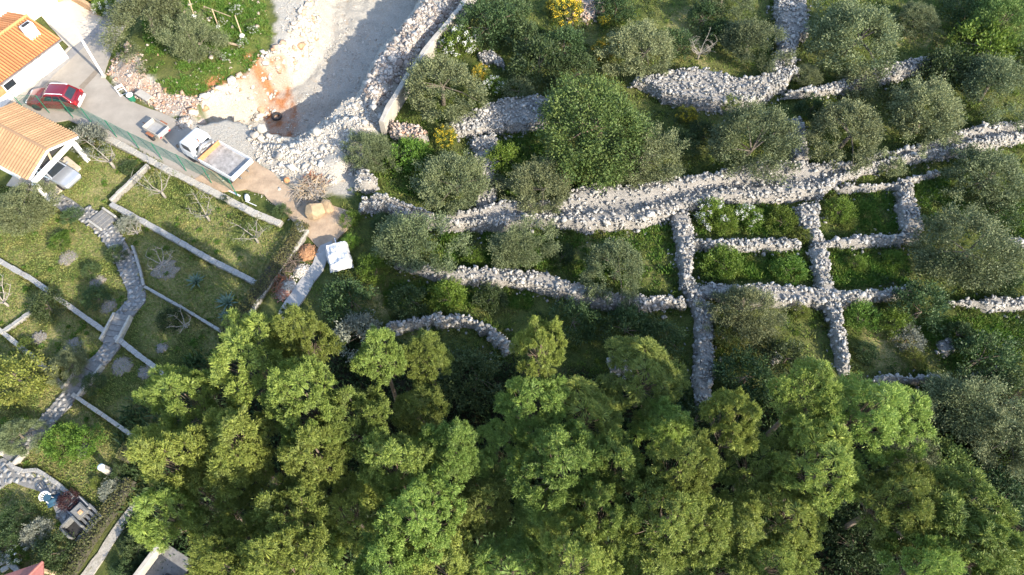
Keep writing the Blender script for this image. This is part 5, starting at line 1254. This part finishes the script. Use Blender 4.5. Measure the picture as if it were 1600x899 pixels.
mb = MB(); n = 9; rng = np.random.default_rng(9); mb.add([((i / 8 - .5) * .8, (j / 8 - .5) * .6, .1 + .28 * max(0, 1 - math.hypot(i / 4 - 1, j / 4 - 1)) + rng.uniform(-.06, .06)) for i in range(n) for j in range(n)], [(i * n + j, (i + 1) * n + j, (i + 1) * n + j + 1, i * n + j + 1) for i in range(n - 1) for j in range(n - 1)]); o = mb.part('fold', m_blue, bl, smooth=True); sm = o.modifiers.new('thick', 'SOLIDIFY'); sm.thickness = .02
# pillar
q = G(171, 737); pi_ = thing('garden_pillar', 'short beige garden pillar with a white cap', 'pillar', q)
mb = MB(); mb.box((0, 0, .5), (.34, .34, 1.0), .5, .9); mb.part('shaft', m_gwall_pale, pi_, bevel=.03)
mb = MB(); mb.lathe([(.12, 1.0), (.2, 1.03), (.2, 1.12), (.08, 1.2)], 14); mb.part('cap', m_white, pi_, smooth=True)
# barbecue
q = G(124, 818); bq = thing('barbecue', 'grey stone barbecue with dark hearth on the patio', 'barbecue', q, math.radians(-37)); bq.scale = (.8, .8, .7)
mb = MB(); mb.box((-.35, .65, .45), (1.0, .9, .9)); mb.part('worktop_block', m_shadestone, bq, bevel=.02)
mb = MB(); mb.box((-.35, .65, .93), (.85, .75, .06)); mb.part('worktop', m_mortar, bq)
mb = MB(); mb.box((-.15, .68, 1.0), (.3, .3, .16)); mb.part('pot', m_brick, bq, bevel=.04)
for s in (-1, 1): mb = MB(); mb.box((.25, -.35 + s * .5, .6), (1.1, .14, 1.2)); mb.part('side_wall', m_shadestone, bq, bevel=.02)
mb = MB(); mb.box((-.3, -.35, .6), (.14, .88, 1.2)); mb.part('back_wall', m_shadestone, bq, bevel=.02)
mb = MB(); mb.box((.3, -.35, .45), (.9, .82, .1)); mb.part('hearth', m_dark, bq)
q = G(144, 812); st_ = thing('bench', 'grey slatted bench behind the barbecue', 'bench', q, math.radians(-37))
for k in range(5): mb = MB(); mb.box((0, -.5 + k * .25, .5), (1.25, .14, .06)); mb.part('slat', m_shadestone, st_, bevel=.01)
for x in (-.5, .5): mb = MB(); mb.box((x, 0, .24), (.12, 1.1, .48)); mb.part('leg', m_gwall, st_)
q = G(126, 796); bx_ = thing('pond', 'square black water tank behind the barbecue', 'tank', q, math.radians(-37)); mb = MB(); mb.box((0, 0, .2), (1.1, 1.0, .45)); mb.part('tank_wall', m_grey_conc, bx_, bevel=.03); mb = MB(); mb.box((0, 0, .43), (.95, .86, .01)); mb.part('water', m_glass, bx_)
# bottom-left roof and slabs
q = P(32, 888, 2.2); gbo = thing('gazebo', 'corner of a red tiled roof at the bottom left', 'gazebo', (q.x, q.y, 0), math.radians(20))
mb = MB(); mb.add([(-1.8, -1.8, 1.7), (1.8, -1.8, 1.7), (1.8, 1.8, 1.7), (-1.8, 1.8, 1.7), (0, 0, 2.5), (-1.8, -1.8, 1.6), (1.8, -1.8, 1.6), (1.8, 1.8, 1.6), (-1.8, 1.8, 1.6)], [(0, 1, 4), (1, 2, 4), (2, 3, 4), (3, 0, 4), (8, 7, 6, 5), (0, 5, 6, 1), (1, 6, 7, 2), (2, 7, 8, 3), (3, 8, 5, 0)])
gr = link('roof', mb.mesh('roof', m_redtile), gbo)
gbo.location.y -= 1.9; gbo.location.x -= .3; gr.scale = (1, 1, 1)
for a in range(4):
    mb = MB(); c, s = math.cos(a * math.pi / 2 + .785), math.sin(a * math.pi / 2 + .785); mb.tube([(0, 0, 2.52), (c * 2.54, s * 2.54, 1.72)], [.07, .07], 6); mb.part('hip_tiles', m_redtile, gbo)
for x in (-1.5, 1.5):
    for y in (-1.5, 1.5): mb = MB(); mb.box((x, y, .8), (.16, .16, 1.65)); mb.part('post', m_wood, gbo)
for i, (px, py, label) in enumerate([(5, 878, 'pale stepping slab at the left edge, upper one'), (13, 886, 'pale stepping slab at the left edge, lower one')]):
    q = G(px, py); sl = thing('stepping_slab', label, 'slab', q, math.radians(35)); mb = MB(); mb.box((0, 0, .08), (.75, .28, .16)); mb.part('slab', m_concrete, sl, bevel=.015)
# grey building at the bottom
q = P(212, 899, .9); q2 = P(252, 846, .9); d = q2 - q; an = math.atan2(d.y, d.x)
bd = thing('flat_roof_building', 'grey flat-roofed building corner under the pines at the bottom', 'building', (q.x, q.y, 0), an); n_ = -1
Lb = d.length + 2
mb = MB(); mb.box((Lb / 2 - 2, 0, .45), (Lb, .26, 1.0)); mb.part('parapet', m_concrete, bd, bevel=.02)
mb = MB(); mb.box((Lb / 2 - 2, -1.1, .1), (Lb, 1.9, .3)); mb.part('paved_floor', m_mortar, bd)
mb = MB(); mb.box((Lb / 2 - 2.6, -3.6, .7), (Lb - 1.2, 3.1, 1.4)); mb.part('roof_slab', m_grey_conc, bd, bevel=.02)
mb = MB(); mb.box((Lb - 3.4, -1.7, .5), (.55, .5, 1.0)); mb.part('chimney', m_dark, bd)
mb = MB(); mb.box((Lb - 3.2, -3.6, 1.45), (.1, 3.0, .14)); mb.part('roof_edge', m_concrete, bd)

# ------------------------------------------------------------------ grass and weeds, nobody could count them
def tuft_mesh(name, pts, h, sp, nb, wd, mat, rng):
    k = len(pts); cid = np.repeat(np.arange(k), nb); n = len(cid)
    z = gz(pts[:, 0], pts[:, 1]); C = np.concatenate([pts, z[:, None]], 1)[cid]; C[:, :2] += rng.normal(0, sp, (n, 2)); hh = h[cid] * rng.uniform(.6, 1.2, n)
    D = np.stack([rng.normal(0, .55, n), rng.normal(0, .55, n), np.ones(n)], -1)
    V, F_ = leaf_quads(C, D, hh, wd * rng.uniform(.7, 1.3, n), rng)
    return np_mesh(name, V, F_, mat)
def blocked(x, y, garden=True):
    bl = np.zeros(len(x), bool)
    for p in PATH_POLYS: bl |= in_poly(x, y, p)
    for p in (ROAD_PX, TRACK_PX, FOOT_PX, GRAVEL_PX): bl |= in_poly(x, y, PN(p))
    for p in BANDS: bl |= in_poly(x, y, p)
    return bl
rng = np.random.default_rng(77)
def sample(poly, n):
    lo, hi = poly.min(0), poly.max(0); lo = np.maximum(lo, [-54, 2]); hi = np.minimum(hi, [54, 60]); q = rng.uniform(lo, hi, (n, 2)); q = q[in_poly(q[:, 0], q[:, 1], poly)]
    u, v = to_px(q[:, 0], q[:, 1]); ok = (u > -25) & (u < 1625) & (v > -25) & (v < 925); q = q[ok]
    return q[~blocked(q[:, 0], q[:, 1])]
q = sample(GARDEN, 150000); nn = fnoise(q[:, 0], q[:, 1], .45, 4); q = q[nn + rng.uniform(-.18, .18, len(q)) > .34]
tag(link('lawn_grass', tuft_mesh('lawn_grass', q, .06 + .16 * rng.random(len(q)) ** 2, .05, 2, .06, m_grass, rng)), 'short dry and green grass of the garden terraces', 'grass', None, 'stuff')
MEADOW = PN([(520, 300), (565, 335), (600, 300), (590, 262), (610, 200), (748, -25), (1650, -25), (1650, 800), (1420, 640), (1200, 660), (820, 600), (560, 560), (440, 540), (500, 430), (525, 420), (550, 360)])
q = sample(MEADOW, 50000); nn = fnoise(q[:, 0] + 20, q[:, 1], .35, 4); q = q[nn + rng.uniform(-.2, .2, len(q)) > .36]
tag(link('meadow_weeds', tuft_mesh('meadow_weeds', q, .1 + .3 * rng.random(len(q)) ** 2, .12, 5, .065, m_weeds, rng)), 'green weeds and grass on the terraces between the stone walls', 'weeds', None, 'stuff')
LUSH = [PN([(1330, 292), (1392, 290), (1402, 362), (1330, 362)]), PN([(1425, 290), (1480, 280), (1480, 355), (1455, 360)]), PN([(1480, 320), (1620, 320), (1620, 372), (1490, 350)]), PN([(600, 200), (660, 220), (700, 262), (660, 315), (600, 290)]), PN([(775, 215), (850, 205), (850, 300), (780, 305)]), PN([(700, 365), (770, 365), (770, 415), (700, 415)]), PN([(1296, 395), (1420, 390), (1420, 446), (1306, 446)]), PN([(600, 440), (830, 455), (830, 480), (600, 480)]), PN([(1085, 395), (1265, 395), (1268, 436), (1090, 436)]), PN([(1090, 322), (1240, 322), (1245, 366), (1090, 366)]), PN([(860, 366), (1050, 352), (1050, 448), (940, 448), (860, 420)]), PN([(1430, 500), (1620, 492), (1620, 560), (1480, 575)]), PN([(690, 366), (860, 366), (860, 418), (690, 414)])]
q = np.concatenate([sample(p, 5200) for p in LUSH] + [sample(PN([(232, 40), (290, -20), (410, -20), (424, 60), (400, 92), (384, 114), (345, 130), (310, 148), (262, 148), (236, 122)]), 22000)]); nn = fnoise(q[:, 0], q[:, 1], .9, 3); q = q[nn + rng.uniform(-.12, .12, len(q)) > .42]
tag(link('lush_weeds', tuft_mesh('lush_weeds', q, (.1 + .3 * rng.random(len(q))) * (.35 + 1.5 * np.clip(fnoise(q[:, 0] + 7, q[:, 1], 1.1, 3) - .25, 0, 1)), .12, 5, .075, m_wet, rng)), 'lush bright green weeds in the sunny plots', 'weeds', None, 'stuff')
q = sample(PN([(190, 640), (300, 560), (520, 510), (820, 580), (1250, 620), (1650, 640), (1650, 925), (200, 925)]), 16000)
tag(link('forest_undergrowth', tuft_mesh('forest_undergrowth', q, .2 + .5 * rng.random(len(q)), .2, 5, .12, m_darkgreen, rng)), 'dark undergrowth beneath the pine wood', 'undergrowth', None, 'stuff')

# weeds along and on the stone walls, low scrub over the terraces
pts = []
for B_ in BANDS:
    n_ = len(B_); L_ = np.linalg.norm(np.diff(B_, axis=0), axis=1).sum(); k = int(L_ * 26); i = rng.integers(0, n_ - 1, k); f = rng.random(k)[:, None]
    pts.append(B_[i] * (1 - f) + B_[i + 1] * f + rng.normal(0, .22, (k, 2)))
q = np.concatenate(pts); q = q[fnoise(q[:, 0], q[:, 1], .55, 3) > .5]
tag(link('wall_weeds', tuft_mesh('wall_weeds', q, .15 + .45 * rng.random(len(q)) ** 2, .1, 5, .07, m_weeds, rng)), 'weeds growing along the feet of the stone walls', 'weeds', None, 'stuff')
def scrub(name, label, poly, n, mat, rmin, rmax, thr, off):
    c = sample(poly, n * 4); c = c[fnoise(c[:, 0] + off, c[:, 1], .4, 3) > thr][:n]; r_ = rng.uniform(rmin, rmax, len(c)) * (1 + (rng.random(len(c)) < .15) * .7)
    m_ = 70; cid = np.repeat(np.arange(len(c)), m_); d = sphere_dirs(len(cid), rng); d[:, 2] = np.abs(d[:, 2])
    lum = .7 + .6 * fnoise(c[cid, 0] * 3 + d[:, 0], c[cid, 1] * 3 + d[:, 1], 2.0, 2)
    C = np.concatenate([c, gz(c[:, 0], c[:, 1])[:, None]], 1)[cid] + d * (r_[cid] * lum * rng.uniform(.4, 1, len(cid)))[:, None]
    V, F_ = leaf_quads(C, d + rng.normal(0, .6, d.shape), .13, .065, rng)
    tag(link(name, np_mesh(name, V, F_, mat)), label, 'scrub', None, 'stuff')
scrub('low_scrub', 'low green scrub dotted over the terraces', MEADOW, 420, m_green, .2, .5, .47, 3)
scrub('dark_scrub', 'low dark scrub dotted over the terraces', MEADOW, 420, m_darkgreen, .25, .6, .45, 60)
scrub('dry_scrub', 'low dry yellowish scrub dotted over the terraces', MEADOW, 200, m_yelgreen, .2, .4, .47, 90)
scrub('garden_weeds', 'small weed clumps in the garden lawn', GARDEN, 150, m_green, .08, .22, .4, 30)

pts = []
for gp, wd in GW:
    gp = resample(gp, 80); t = np.gradient(gp, axis=0); t /= np.linalg.norm(t, axis=1, keepdims=True) + 1e-9; L_ = np.linalg.norm(np.diff(gp, axis=0), axis=1).sum()
    k = int(L_ * 60); i = rng.integers(0, 79, k); f = rng.random(k)[:, None]; s_ = np.where(rng.random(k) < .5, -1, 1) * (wd / 2 + np.abs(rng.normal(0, .09, k)) - .03)
    pts.append(gp[i] * (1 - f) + gp[i + 1] * f + np.stack([-t[i, 1], t[i, 0]], -1) * s_[:, None])
q = np.concatenate(pts); q = q[fnoise(q[:, 0], q[:, 1], .9, 3) > .47]
tag(link('kerb_grass', tuft_mesh('kerb_grass', q, .15 + .3 * rng.random(len(q)) ** 2, .05, 4, .045, m_grass, rng)), 'longer grass tufts along the garden walls', 'grass', None, 'stuff')
